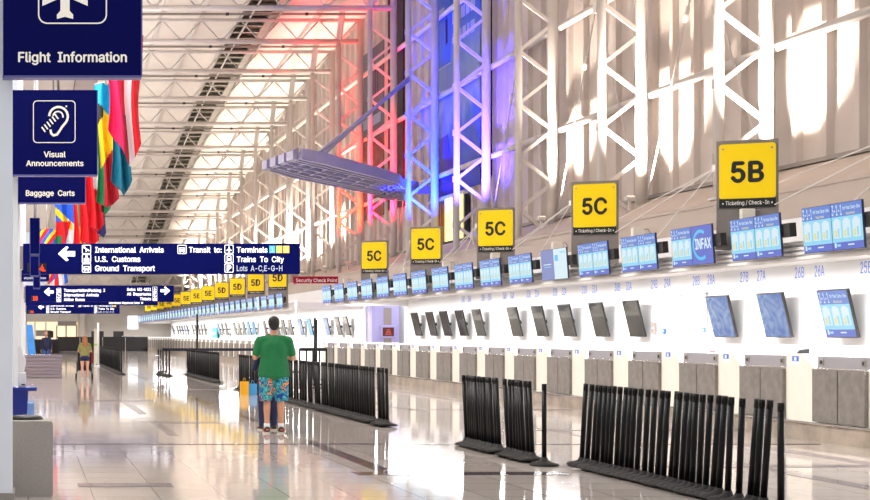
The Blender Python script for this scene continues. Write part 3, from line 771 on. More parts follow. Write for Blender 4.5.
# ------------------------------------------------------------------ check-in counters
def counter_proto():
    t = thing('check_in_counter', '', 'counter')
    b = MB(); b.box((11.1, 0, .27), (11.95, 2.15, 1.03), M['cream'])
    b.build('cabinet', t)
    b = MB(); b.prism([(11.1, 1.35, 1.03), (11.1, 2.15, 1.03), (11.1, 2.15, 1.23), (11.1, 1.72, 1.23)], (.62, 0, 0), M['cream']); b.build('end_hood', t)
    b = MB(); b.prism([(11.096, 1.80, 1.12), (11.096, 1.98, 1.12), (11.096, 1.98, 1.2), (11.096, 1.80, 1.2)], (.006, 0, 0), M['sticker']); b.box((11.094, 1.80, 1.08), (11.1, 1.98, 1.125), M['paper']); b.box((11.092, 1.86, 1.135), (11.1, 1.92, 1.185), M['paper']); b.build('sticker', t)
    b = MB(); b.box((11.12, .01, 1.035), (11.5, 1.33, 1.21), M['console']); b.box((11.1, .01, 1.03), (11.5, 1.33, 1.045), M['chrome']); o = b.build('console', t, bevel=.012)
    for y in (.14, 1.2):
        q = MB(); q.box((11.105, y - .045, 1.08), (11.125, y + .045, 1.17), M['railgrey']); q.box((11.095, y - .02, 1.1), (11.11, y + .02, 1.15), M['dark']); q.build('latch', o)
    for y in (.0, .675):
        b = MB(); b.box((11.045, y + .008, .29), (11.1, y + .655, 1.02), M['dpanel']); b.box((11.04, y + .004, 1.015), (11.1, y + .66, 1.03), M['chrome']); b.build('steel_door', t)
    b = MB(); b.box((11.06, .655, .29), (11.1, .69, 1.02), M['plinth']); b.build('door_gap_strip', t)
    return t
proto = counter_proto(); first = True
rows = [(19.8 + 2.16 * i, 'cream check-in counter with grey steel doors, %s from the right edge' % ordw(i + 1), 'check-in counters in the near row') for i in range(17)]
rows += [(70.4 + 2.16 * i, 'small cream and dark check-in counter in the far row, %s from its near end' % ordw(i + 1), 'check-in counters in the far row') for i in range(36)]
for y, l, g in rows:
    c = proto if first else copy_tree(proto); first = False
    c.location = (0, y, 0); c['label'] = l; c['group'] = g
for i, (y0, y1) in enumerate(((12.6, 56.5), (70.4, 148.2))):
    b = MB(); b.box((11.09, y0, 0), (11.9, y1, .27), M['plinth']); b.box((11.05, y0, .25), (11.9, y1, .275), M['chrome']); struct(b.build('baseboard_%s' % ('near', 'far')[i]))
b = MB(); b.box((11.1, 12.6, .27), (11.9, 19.79, 1.03), M['cream']); o = b.build('counter_end_section'); tag(o, 'plain cream end section of the counter row past the right edge', 'counter')
for i, y in enumerate((20.55, 22.8)):
    t = thing('keyboard_printer', ['low dark device on top of the rightmost counter', 'dark angular device on top of the second counter from the right'][i], 'printer', (11.55, y, 1.03), R(-12))
    b = MB(); b.box((-.02, -.3, 0), (.22, .3, .16), M['dark']); b.build('body', t, bevel=.02)
    b = MB(); b.prism([(.0, -.3, .16), (.22, -.3, .16), (.22, -.3, .27), (.08, -.3, .25)], (0, .6, 0), M['black']); b.build('lid', t)
for i, y in enumerate((25.4, 28.6, 31.2)):
    t = thing('card_holder', 'small white card holder with red print on a counter, %s from the right' % ordw(i + 1), 'holder', (11.6, y, 1.03), 0, 'card holders on the counters')
    b = MB(); b.box((0, -.12, 0), (.1, .12, .22), M['paper']); b.build('stand', t); b = MB(); b.box((-.006, -.1, .14), (0, .1, .2), M['pinkred']); b.box((-.006, -.1, .05), (0, .0, .12), M['dark']); b.build('red_print', t)

# lavender column with a screen in the recess, red check point sign, far stand
t = thing('recess_column', 'lavender column with a small dark red screen between the white walls', 'column', (14.72, 62, 0))
b = MB(); b.box((-.5, 0, 0), (.62, .8, 3.66), M['lav']); b.build('shaft', t)
b = MB(); b.box((-.02, -.02, 1.9), (.3, 0, 2.6), M['railgrey']); b.box((-.02, -.02, .6), (.3, 0, 1.35), M['railgrey']); b.build('slot', t)
b = MB(); b.box((-.18, -.1, 1.35), (.48, 0, 1.87), M['lav']); o = b.build('screen_frame', t, bevel=.02)
b = MB(); b.box((-.08, -.11, 1.43), (.38, -.1, 1.79), M['scr_red'])
for k in range(4): b.box((.02 + .02 * k, -.116, 1.5 + .06 * k), (.28 - .02 * k, -.11, 1.52 + .06 * k), M['scr_redtext'])
b.build('screen', o)
b = MB(); D = 64.0; x0, x1 = PX(293, D), PX(338, D); b.box((x0, D - .06, PZ(283.5, D)), (x1, D, PZ(276.5, D)), M['redsign'])
put(b, 'Security Check Point', M['signtext'], x0 + .12, PZ(282, D), .14, 1.75, 'L', Matrix.Translation((0, D - .06, 0)) @ FRONT)
b.bar((x0 + .1, D - .03, PZ(283, D)), (x0 + .1, D + .3, PZ(283, D) - .05), .05, .05, M['railgrey'])
o = b.build('check_point_sign', loc=(0, 0, 0)); tag(o, 'small crimson sign with white lettering under the screens', 'sign')
t = thing('printed_stand', 'small teal and lime printed board against the far white wall', 'board', (14.05, 113, 0)); D = 113
b = MB(); b.box((-.02, -1.3, .05), (.06, 1.3, .55), M['paper']); b.box((-.02, -1.3, .55), (.06, 1.3, 1.25), M['lime']); b.box((-.02, -1.3, 1.25), (.06, 1.3, 2.0), M['teal']); b.build('board', t)
b = MB(); b.box((-.05, -1.0, 1.5), (-.02, .4, 1.65), M['paper']); b.build('print', t); b = MB(); b.box((-.1, -1.3, 0), (.2, 1.3, .05), M['railgrey']); b.build('foot', t)

# ------------------------------------------------------------------ barrier posts
b = MB(); b.lathe([(.16, .004), (.166, .012), (.155, .026), (.09, .044), (.045, .066), (.033, .1)], M['rubber'], 20); base_me = b.mesh('rubber_base')
b = MB(); b.tube((0, 0, .08), (0, 0, .875), .0275, M['post'], 14); post_me = b.mesh('post')
b = MB(); b.tube((0, 0, .87), (0, 0, .945), .0278, M['post'], 14); b.box((-.014, -.031, .885), (.014, .031, .935), M['post']); head_me = b.mesh('belt_head')
def stanchion(x, y, lean, label, group, lx=0, z=0):
    t = thing('barrier_post', label, 'post', (x, y, z), 0, group); t.rotation_euler = (R(lean), R(lx), 0)
    for nm, me in (('rubber_base', base_me), ('post', post_me), ('belt_head', head_me)):
        o = bpy.data.objects.new(nm, me); C.objects.link(o); o.parent = t
random.seed(11)
def prow(x, clusters, label, group, sgn):
    i = 0
    for a, b_, s in clusters:
        n = max(1, round((b_ - a) / s) + 1); y = a
        for k in range(n):
            y = a + (b_ - a) * (k / (n - 1) if n > 1 else 0); i += 1
            last = (k == 0 and sgn < 0) or (k == n - 1 and sgn > 0) if n > 1 else True
            lean = (0 if i == 1 else sgn * 4.5) if n == 1 else sgn * random.uniform(6.5, 8.5) * min(1, .2 / s)
            stanchion(x + random.uniform(-.012, .012), y, lean, label % ordw(i), group, z=abs(math.sin(R(lean))) * .166, lx=random.uniform(-.7, .9) if n > 1 else 0)
prow(6.3, ((12.55, 12.55, 1), (12.88, 13.1, .11), (13.28, 13.28, 1), (13.5, 13.5, 1), (13.7, 15.0, .125), (15.2, 15.36, .16), (15.55, 16.05, .135), (16.22, 16.72, .135), (16.9, 17.07, .17)), 'black barrier post, %s from the near end of the nearest row', 'barrier posts in the nearest row', 1)
prow(5.95, ((17.3, 17.3, 1), (17.72, 18.55, .115), (18.95, 20.3, .105)), 'black barrier post, %s from the near end of the second row', 'barrier posts in the second row', -1)
prow(5.85, ((24.45, 25.0, .14), (25.4, 30.4, .19), (30.9, 41.4, .33)), 'black barrier post, %s from the near end of the row behind the man', 'barrier posts in the row behind the man', -1)
prow(5.9, ((46.4, 55.5, .3),), 'black barrier post, %s from the near end of the distant row left of the man', 'barrier posts in the distant row', -1)
for i, (x, y) in enumerate(((5.05, 53.6), (5.02, 54.5), (4.92, 55.6), (4.9, 56.4))):
    stanchion(x, y, 0, 'black barrier post standing in a far cluster of four, %s from the front' % ordw(i + 1), 'barrier posts in the far cluster')
prow(3.5, ((56.0, 74, .6),), 'black barrier post, %s from the near end of the row by the woman', 'barrier posts in the row by the woman', -1)
# belts strung across the back
t = thing('belt_barrier', 'dark belt barrier strung across the floor beyond the man', 'barrier', (0, 60, 0))
for x in (5.4, 9.1, 12.9 - 2.2):
    b = MB(); b.lathe([(.17, 0), (.16, .03), (.04, .06), (.03, .08)], M['rubber'], 14, (x, 0, 0)); b.tube((x, 0, .07), (x, 0, .96), .032, M['post'], 10); b.build('post', t)
for x0, x1 in ((5.4, 9.1), (9.1, 10.7)):
    b = MB(); b.box((x0, -.004, .84), (x1, .004, .95), M['belt']); b.build('belt', t)
t = thing('belt_barrier', 'black railing with close posts behind the row to the man\'s right', 'barrier', (0, 50, 0))
b = MB(); b.tube((9.05, 0, 1.03), (9.95, 0, 1.03), .03, M['post'], 8); b.box((9.05, -.03, .95), (9.95, .03, 1.0), M['post']); b.build('top_rail', t)
for x in (9.05, 9.28, 9.5, 9.72, 9.95): b = MB(); b.tube((x, 0, 0), (x, 0, 1.03), .03, M['post'], 8); b.build('post', t)
for x, y, zt, m_, r, lab in ((8.05, 42.1, 1.97, 'post', .035, 'tall thin black pole just right of the man'), (8.65, 45, 1.95, 'post', .035, 'tall thin black pole behind the barrier posts, farther from the man'),
                             (7.16, 40, 2.42, 'paper', .045, 'tall white pole beside the man\'s right shoulder'), (3.3, 70.5, 2.05, 'paper', .05, 'slim white pole standing by the row near the woman'), (6.6, 58.5, 2.3, 'post', .04, 'tall thin dark pole in front of the far counters')):
    t = thing('slim_pole', lab, 'pole', (x, y, 0)); b = MB(); b.tube((0, 0, .03), (0, 0, zt), r, M[m_], 10); b.build('pole', t); b = MB(); b.lathe([(.22, 0), (.2, .025), (.06, .05)], M[m_], 16); b.build('foot', t)

# ------------------------------------------------------------------ overhead and blade signs
def hall_sign(D, label, content):
    t = thing('overhead_sign', label, 'sign', (0, D, 2.72), 0, 'navy overhead direction signs')
    b = MB(); b.box((-.1, 0, 0), (5.44, .2, .61), M['navylit']); b.build('sign_box', t, bevel=.01)
    b = MB(); b.bar((-.14, .1, .5), (-.1, .1, .5), .1, .1, M['navy']); b.box((-.16, .02, .1), (-.08, .18, .56), M['railgrey']); b.build('wall_bracket', t)
    content(Cut(t))
    return t
S = 50.0
sx = lambda u: (u - 28) / S
sz = lambda v: (273.9 - v) / S
@parted('symbol')
def icon_box(b, x, z, s, kind, m):
    o = rounded(x, z, x + s, z + s, s * .12, 3); i = rounded(x + s * .07, z + s * .07, x + s * .93, z + s * .93, s * .08, 3); ring(b, o, i, m)
    if kind == 'plane': plane_icon(b, x + s / 2, z + s / 2, s * .7, m)
    elif kind == 'bus': plate(b, x + s * .18, z + s * .25, x + s * .82, z + s * .7, m, .005); plate(b, x + s * .25, z + s * .48, x + s * .75, z + s * .62, M['navylit'], .006); plate(b, x + s * .24, z + s * .15, x + s * .36, z + s * .25, m, .005); plate(b, x + s * .64, z + s * .15, x + s * .76, z + s * .25, m, .005)
    elif kind == 'P': put(b, 'P', m, x + s * .5, z + s * .18, s * .62, None, 'C', None, .005, bold=.03)
    elif kind == 'arrive':
        stroke(b, [(x + s * .15, z + s * .75), (x + s * .8, z + s * .35)], s * .13, m); stroke(b, [(x + s * .5, z + s * .55), (x + s * .45, z + s * .22)], s * .09, m); stroke(b, [(x + s * .22, z + s * .7), (x + s * .3, z + s * .85)], s * .08, m)
    elif kind == 'case': plate(b, x + s * .2, z + s * .15, x + s * .8, z + s * .55, m, .005); stroke(b, [(x + s * .4, z + s * .55), (x + s * .4, z + s * .68), (x + s * .6, z + s * .68), (x + s * .6, z + s * .55)], s * .06, m); b.poly([FRONT @ Vector((x + s * (.5 + .1 * math.cos(a)), z + s * (.8 + .1 * math.sin(a)), .005)) for a in [k * math.pi / 4 for k in range(8)]], m)
    elif kind == 'train': plate(b, x + s * .25, z + s * .25, x + s * .75, z + s * .82, m, .005); plate(b, x + s * .33, z + s * .52, x + s * .67, z + s * .72, M['navylit'], .006); stroke(b, [(x + s * .3, z + s * .22), (x + s * .2, z + s * .1)], s * .06, m); stroke(b, [(x + s * .7, z + s * .22), (x + s * .8, z + s * .1)], s * .06, m)
def main_content(b):
    g = M['glow_text']
    arrow_left(b, sx(58), sz(253.6), 17 / S, 15 / S, g)
    for v, k in ((253.8, 'arrive'), (263, 'case'), (272.4, 'bus')): icon_box(b, sx(82), sz(v), 9 / S, k, g)
    put(b, 'International  Arrivals', g, sx(95.2), sz(252.4), .108, 68.3 / S); put(b, 'U.S.  Customs', g, sx(95.2), sz(261.7), .108, 45 / S); put(b, 'Ground  Transport', g, sx(95.2), sz(270.9), .108, 59.5 / S)
    icon_box(b, sx(177.5), sz(253.8), 9 / S, 'bus', g); put(b, 'Transit  to:', g, sx(189), sz(252.4), .108, 32.5 / S)
    for v, k in ((253.6, 'plane'), (263, 'train'), (272.4, 'P')): icon_box(b, sx(224.5), sz(v), 9 / S, k, g)
    put(b, 'Terminals', g, sx(236.8), sz(252.4), .108, 30.5 / S); put(b, 'Trains  To  City', g, sx(236.8), sz(261.9), .108, 47 / S); put(b, 'Lots  A-C,E-G-H', M['dim_text'], sx(236.8), sz(270.9), .108, 45.5 / S)
    for u, n_, m_ in ((269.2, '1', 'num_blue'), (276.2, '2', 'num_yel'), (283.2, '3', 'num_yel')):
        plate(b, sx(u), sz(252.9), sx(u + 6), sz(245.6), M[m_]); put(b, n_, M['paper'], sx(u + 3), sz(252), .1, None, 'C', None, .006)
    plate(b, sx(27.3), sz(272), sx(46.5), sz(262.8), M['led_back'], .004); put(b, '64.', M['led'], sx(36.5), sz(271), .13, 9 / S, 'L', None, .006)
hall_sign(30, 'big navy direction sign to arrivals and terminals, nearest and widest of the overhead signs', main_content)
hall_sign(89, 'small distant navy direction sign, lowest of the overhead signs', main_content)
T_ = 26.83
tx = lambda u: (u - 28) / T_
tz = lambda v: (301.8 - v) / T_
def second_content(b):
    g = M['glow_text']
    arrow_left(b, tx(44), tz(291.8), 9.5 / T_, 8.5 / T_, g); arrow_left(b, tx(170), tz(290.7), 9.5 / T_, 8.5 / T_, g, sgn=-1)
    for i, k in enumerate(('bus', 'arrive', 'case')): icon_box(b, tx(56.5), tz(292.6 + i * 4.7), 4.6 / T_, k, g)
    for i, k in enumerate(('plane', 'P', 'case')): icon_box(b, tx(152.5), tz(291.4 + i * 4.7), 4.6 / T_, k, g)
    for s_, v, w in (('Transportation/Parking  3', 291.8, 41), ('International  Arrivals', 296.4, 34.5), ('Airline  Buses', 301.0, 20.5)): put(b, s_, g, tx(64), tz(v), .108, w / T_)
    for s_, v, w in (('Gates  M1-M21', 290.8, 24), ('All  Departures', 295.5, 24), ('Tickets', 300.2, 11)): put(b, s_, g, tx(151), tz(v), .108, w / T_, 'R')
    plate(b, tx(31), tz(301), tx(38), tz(295.5), M['led_back'], .004); put(b, '18', M['led'], tx(33), tz(300.4), .15, 4.5 / T_, 'L', None, .006)
hall_sign(55.9, 'navy direction sign with arrows at both ends, second overhead sign', second_content)
hall_sign(62.8, 'navy overhead sign half hidden behind the two-arrow sign', lambda b: (put(b, 'International  Departures', M['glow_text'], (109 - 28) / 23.9, .06, .09, 24 / 23.9), put(b, 'Gates  M', M['glow_text'], (134 - 28) / 23.9, .06, .09, 9 / 23.9)))

def blade(D, u0, u1, vt, vb, label, content, rows=True):
    x0, x1, z0, z1 = PX(u0, D), PX(u1, D), PZ(vb, D), PZ(vt, D)
    t = thing('blade_sign', label, 'sign', (x0, D, z0))
    b = MB(); b.box((0, 0, 0), (x1 - x0, .12, z1 - z0), M['navy']); b.build('sign_panel', t)
    b = MB(); b.box((-.004, -.006, -.02), (x1 - x0 + .004, .126, 0), M['navyedge']); b.box((x1 - x0, -.004, 0), (x1 - x0 + .012, .124, z1 - z0), M['navyedge']); b.build('edge_trim', t)
    b = MB(); b.box((.02, .12, .3), (.08, .34, .45), M['railgrey']); b.tube((.55 * (x1 - x0), .06, z1 - z0), (.55 * (x1 - x0), .06, 9 - z0), .014, M['railgrey'], 8); b.build('hanger', t)
    s = F / D; content(Cut(t), (lambda u: (u - u0) / s), (lambda v: (vb - v) / s), s)
def flight(b, X, Z, s):
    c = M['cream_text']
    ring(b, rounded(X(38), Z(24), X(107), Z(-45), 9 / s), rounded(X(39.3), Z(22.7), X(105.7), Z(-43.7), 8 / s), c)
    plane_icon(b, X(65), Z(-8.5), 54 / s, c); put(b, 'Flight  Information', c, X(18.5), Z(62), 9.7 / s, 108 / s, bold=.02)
blade(13, 3, 141, -60, 75.5, 'large navy Flight Information sign with aircraft symbol, top left', flight)
def visual(b, X, Z, s):
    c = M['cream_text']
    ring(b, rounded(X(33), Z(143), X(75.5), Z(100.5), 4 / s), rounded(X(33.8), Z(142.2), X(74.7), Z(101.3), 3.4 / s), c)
    ear = [(58.5 + 9.3 * math.cos(R(a)) * 1.0, 116.5 - 9.5 * math.sin(R(a))) for a in range(175, -40, -15)] + [(62, 127), (59.5, 131), (57, 134.5), (53.5, 135.5), (51.2, 133.5), (50.5, 130)]
    def ear_symbol(b):
        stroke(b, [(X(u), Z(v)) for u, v in ear], 2.3 / s, c)
        inn = [(58 + 5 * math.cos(R(a)), 116.5 - 5 * math.sin(R(a))) for a in range(170, -30, -20)]; stroke(b, [(X(u), Z(v)) for u, v in inn], 1.5 / s, c)
        for k in range(6): u, v = 43.5 + 2.6 * k, 129.5 - 2.6 * k; stroke(b, [(X(u - 1.6), Z(v - 2.2)), (X(u + 1.6), Z(v + 2.2))], 1.5 / s, c, .007)
        for u, v in ((64, 108.5), (66.3, 106.3)): plate(b, X(u - .8), Z(v + .8), X(u + .8), Z(v - .8), c)
    b.part('ear_symbol', ear_symbol)
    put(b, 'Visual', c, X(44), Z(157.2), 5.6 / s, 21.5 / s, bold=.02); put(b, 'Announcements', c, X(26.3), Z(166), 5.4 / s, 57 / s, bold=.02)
blade(20, 11.5, 97, 90, 174.5, 'navy Visual Announcements sign with white ear symbol', visual)
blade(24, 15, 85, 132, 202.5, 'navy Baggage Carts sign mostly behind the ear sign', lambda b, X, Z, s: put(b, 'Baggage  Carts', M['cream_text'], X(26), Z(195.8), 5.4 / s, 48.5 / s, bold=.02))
blade(40, 21.5, 49, 270, 281, 'small navy sliver of a sign just below the big direction sign', lambda b, X, Z, s: put(b, 'airport  services', M['dim_text'], X(24), Z(279), 2.2 / s, 22 / s))
for i, (D, u0, u1, vt, vb, lab) in enumerate(((24.9, 30, 39.6, 218, 254, 'narrow navy sign box seen edge-on, topmost of the hanging three'), (27, 30.2, 39, 253, 275.5, 'narrow navy sign box seen edge-on, middle of the hanging three'), (29, 33.3, 40, 270, 288, 'narrow navy sign box seen edge-on, lowest of the hanging three'))):
    x0, x1, z0, z1 = PX(u0, D), PX(u1, D), PZ(vb, D), PZ(vt, D); t = thing('hanging_sign_box', lab, 'sign', (x0, D, z0), 0, 'edge-on navy sign boxes')
    b = MB(); b.box((0, 0, 0), (x1 - x0, .8, z1 - z0), M['navylit']); b.build('box', t)
    b = MB(); b.box((-.006, -.006, 0), (.006, .006, z1 - z0), M['navyedge']); b.box((x1 - x0 - .006, -.006, 0), (x1 - x0 + .006, .006, z1 - z0), M['navyedge']); b.box((0, -.006, -.006), (x1 - x0, .006, .006), M['navyedge']); b.build('edge_trim', t)
    b = MB(); b.tube((.08, .4, z1 - z0), (.08, .4, 9 - z0), .018, M['paper'], 8); b.build('hanger', t)

# ------------------------------------------------------------------ flags
def flag(label, D, u0, u1, vb, pat, slope=.5, peak=.5, folds=3, top=7.7):
    x0, x1 = PX(u0, D), PX(u1, D); zb = PZ(vb, D); w = x1 - x0; h = top - zb
    t = thing('hanging_flag', label, 'flag', (x0, D, zb), 0, 'flags hanging in a row'); b = MB(); nx, nz = 54, 60
    def P_(i, j):
        a, c = i / nx, j / nz
        zlow = slope * abs(a - peak) * w * 2
        z = zlow + (h - zlow) * c
        return (a * w + .05 * math.sin(c * 5 + a * 3), .16 * math.sin(a * folds * 2 * math.pi + c * 1.3) * (1 - .35 * c) , z)
    g = [[b.bm.verts.new(P_(i, j)) for j in range(nz + 1)] for i in range(nx + 1)]
    for i in range(nx):
        for j in range(nz):
            f = b.bm.faces.new((g[i][j], g[i + 1][j], g[i + 1][j + 1], g[i][j + 1])); f.smooth = True
            f.material_index = b.mi(M['fl_' + pat((i + .5) / nx, (j + .5) / nz, (PZ(0, D) - zb) and (V0 - (P_(i, j)[2] + zb - HC) * F / D))])
    o = b.build('cloth', t, fix=False); sm = o.modifiers.new('thick', 'SOLIDIFY'); sm.thickness = .006
    b = MB(); b.tube((-.05, .0, h - .02), (w + .05, .0, h - .02), .022, M['railgrey'], 8); b.tube((min(.4, w * .4), 0, h), (min(.4, w * .4), 0, 8.98 - zb), .014, M['railgrey'], 6); b.build('hanging_rod', t)
    if x0 > 2.0 or x0 + min(.4, w * .4) > 2.04 or x0 + min(.4, w * .4) < 1.4:
        q = MB(); q.tube((min(.4, w * .4), 0, 8.98 - zb), (1.7 - x0, 0, 9.0 - zb), .02, M['railgrey'], 6); q.build('arm', t)
flag('red flag with white centre stripe at the right end of the row', 31, 108, 141, 166, lambda a, c, v: 'pink' if a < .45 else ('dred' if a < .6 and v > 115 else ('red' if a < .58 else ('white' if a < .76 else 'red'))), .9, .62, 2)
flag('teal flag with a gold stripe and a pointed lower corner', 34, 111, 132, 196, lambda a, c, v: 'gold' if .2 < a < .38 and v < 122 else ('teal'), .75, .5, 2)
flag('cyan, black and yellow flag with red and green below', 37, 96.5, 119, 208, lambda a, c, v: ('cyan' if v < 100 + 26 * a - 0 else ('black' if v < 128 - 26 * a * 1.0 and a < .38 else ('yellow' if v < 172 - 26 * a and a > .12 else ('green' if a < .26 else 'dred')))), .35, .4, 2)
flag('narrow green flag hanging below the yellow and red one', 41, 101, 111, 214, lambda a, c, v: 'green' if a > .2 else 'fl_black'[3:], .6, .3, 1)
flag('red flag with a pale pink upper half', 46, 88, 104, 232, lambda a, c, v: 'white' if v < 190 and a > .35 else 'red', .5, .5, 2)
flag('dark navy flag behind the red ones', 50, 95, 106, 238, lambda a, c, v: 'navy', .6, .6, 1)
flag('large plain red flag in the middle of the row', 53, 80, 99, 246, lambda a, c, v: 'red', .3, .5, 2)
flag('red flag with green and gold vertical stripe', 56, 73, 84, 250, lambda a, c, v: 'green' if .5 < a < .68 and v < 228 else ('orange' if .5 < a < .68 else 'red'), .2, .5, 1)
flag('blue, yellow, white and red patterned flag at the left end', 61, 55, 78, 250, lambda a, c, v: ('green' if v > 236 - 0 and a < .25 else ('red' if a + (v - 240) / 60. < .45 and v > 222 else ('yellow' if abs((v - 213) - 22 * (a - .1)) < 4 and a < .8 else ('blue' if v < 206 + 22 * a else ('white' if a > .45 else 'blue'))))), .35, .35, 2)
flag('multicoloured distant flag glimpsed between two overhead signs', 78, 40, 56, 284, lambda a, c, v: 'yellow' if (a * 3 + v / 9) % 2 < .6 else ('fl_red'[3:] if (a * 3 + v / 9) % 2 < 1.3 else 'blue'), .4, .5, 1, 7)
flag('distant red and white flag glimpsed between two overhead signs', 86, 50, 64, 290, lambda a, c, v: 'red' if .25 < a < .6 else 'white', .3, .4, 1, 7)
flag('distant white and blue flag, farthest of the row', 95, 57, 68, 286, lambda a, c, v: 'white' if a < .6 else 'blue', .3, .4, 1, 7)

# ------------------------------------------------------------------ left foreground
t = thing('waste_cabinet', 'grey speckled waste cabinet in the lower left corner', 'bin', (-.32, 14.0, 0))
w, h = .553, .705
b = MB(); b.prism([(x, 0, z) for x, z in rounded(0, 0, w, h, .03)], (0, .6, 0), M['greywaste']); b.build('cabinet', t)
b = MB(); b.lathe([(.17, 0), (.15, .03), (.1, .04)], M['dark'], 16, (.3, .35, h - .002)); b.build('opening_ring', t)
t = thing('recycling_bin', 'blue tapered recycling bin behind the grey waste cabinet', 'bin', (-.26, 17.0, 0))
b = MB(); b.hexa([(.04, .05, 0), (.22, .05, 0), (.22, .4, 0), (.04, .4, 0), (0, 0, .88), (.262, 0, .88), (.262, .45, .88), (0, .45, .88)], M['binblue']); b.build('tub', t)
b = MB(); b.box((-.03, -.04, .875), (.36, .49, .915), M['binblue']); b.build('rim', t, bevel=.008)
b = MB(); b.box((0, 0, 0), (.09, .2, .68), M['paleblue']); o = b.build('side_bin', loc=(-.02, 18.2, 0)); tag(o, 'pale blue box barely showing beside the blue bin', 'box')
t = thing('soap_dispenser', 'white pump dispenser standing on the blue recycling bin', 'dispenser', (-.075, 17.15, .915))
b = MB(); b.box((-.035, -.05, 0), (.055, .06, .17), M['paper']); b.build('body', t, bevel=.012)
b = MB(); b.prism([(-.04, 0, .17), (.03, 0, .17), (.05, 0, .26), (.045, 0, .33), (.01, 0, .37), (.02, 0, .42), (-.01, 0, .47), (-.04, 0, .47)], (0, .07, 0), M['paper']); b.build('pump_head', t, bevel=.008)
b = MB(); b.box((.0, -.055, .02), (.04, -.05, .035), M['dark']); b.build('label_mark', t)

t = thing('slatted_partition', 'low grey lilac slatted partition left of the woman', 'partition', (-.12, 51.8, 0))
b = MB(); b.box((0, .03, 0), (1.28, .4, .8), M['farband']); b.build('core', t)
for i in range(7): b = MB(); b.box((-.01, 0, .03 + i * .115), (1.3 - .01 * (i % 2), .42, .115 + i * .115), M['slatmetal']); b.build('slat', t)
t = thing('banner_stand', 'sky blue leaning banner at the left behind the partition', 'banner', (-.02, 60, 0))
b = MB(); b.hexa([(.02, 0, .05), (.42, 0, .05), (.42, .04, .05), (.02, .04, .05), (-.05, .3, 1.9), (.2, .3, 1.9), (.2, .34, 1.9), (-.05, .34, 1.9)], M['banner']); b.build('panel', t)
b = MB(); b.bar((.1, .6, 0), (.08, .32, 1.6), .04, .04, M['railgrey']); b.box((0, -.05, 0), (.44, .65, .05), M['railgrey']); b.build('stand', t)
# far black barrier, desks and monitors
x = 2.6; i = 0
while x < 10.6:
    b = MB(); b.box((x, 132, 0), (x + 1.95, 132.15, 1.28 - .01 * (i % 2)), M['blackcloth']); b.box((x - .02, 131.98, 1.2), (x + .03, 132.17, 1.34), M['dark']); i += 1
    o = b.build('draped_screen'); tag(o, 'black draped barrier panel at the far end of the hall, %s from the left' % ordw(i), 'barrier', 'black draped panels at the far end'); x += 2.0
b = MB(); b.box((-.05, 120, 0), (2.5, 120.3, 1.1), M['blackcloth']); o = b.build('draped_screen'); tag(o, 'black draped barrier panel behind the man in the navy jacket', 'barrier')
for i, (u, D) in enumerate(((94, 140), (101, 140), (116, 140), (121, 140.6), (50.5, 128))):
    t = thing('desk_monitor', 'small black monitor on the far desk, %s from the left' % ordw(i + 1) if i < 4 else 'dark boxy kiosk screen behind the man in navy', 'monitor', (PX(u, D), D, 0), 0, 'monitors on the far desk' if i < 4 else None)
    b = MB(); b.box((-.25, 0, 1.2), (.25, .08, 1.78), M['black']); b.build('panel', t); b = MB(); b.box((-.06, .02, .9), (.06, .06, 1.2), M['dark']); b.box((-.12, 0, .95), (.12, .2, 1.0), M['dark']); b.build('stand', t)
b = MB(); b.box((5.6, 139.8, 0), (11, 141.2, .95), M['farband']); b.box((8.8, 139.7, .95), (9.9, 140.6, 1.35), M['console']); o = b.build('far_desk'); tag(o, 'long grey desk behind the black draped panels', 'desk')
b = MB(); b.box((1.9, 127.8, 0), (2.1, 128.3, .95), M['farband']); o = b.build('kiosk_plinth'); tag(o, 'narrow grey plinth under the dark kiosk screen', 'plinth')
b = MB(); b.box((5.2, 118, 0), (5.55, 118.2, 1.95), M['cream']); b.box((5.2, 117.98, .6), (5.55, 118, .75), M['lime']); o = b.build('pale_board'); tag(o, 'pale narrow upright board right of the woman\'s head', 'board')

# shopping bags by the barrier
for (x, y, w, h, m_, lab) in ((5.28, 37.2, .19, .34, 'bag_yellow', 'yellow paper bag on the floor left of the man'), (5.49, 37.3, .2, .28, 'bag_blue', 'light blue paper bag beside the yellow one')):
    t = thing('paper_bag', lab, 'bag', (x, y, 0)); b = MB(); b.hexa([(0, 0, 0), (w, 0, 0), (w, .14, 0), (0, .14, 0), (-.01, .03, h), (w + .01, .03, h), (w + .01, .11, h), (-.01, .11, h)], M[m_]); b.build('sack', t)
    b = MB(); pts = [(w * .3 + w * .4 * k / 8, .05, h + .09 * math.sin(math.pi * k / 8)) for k in range(9)]; b.path(pts, .006, M[m_], 6); b.build('handle', t)

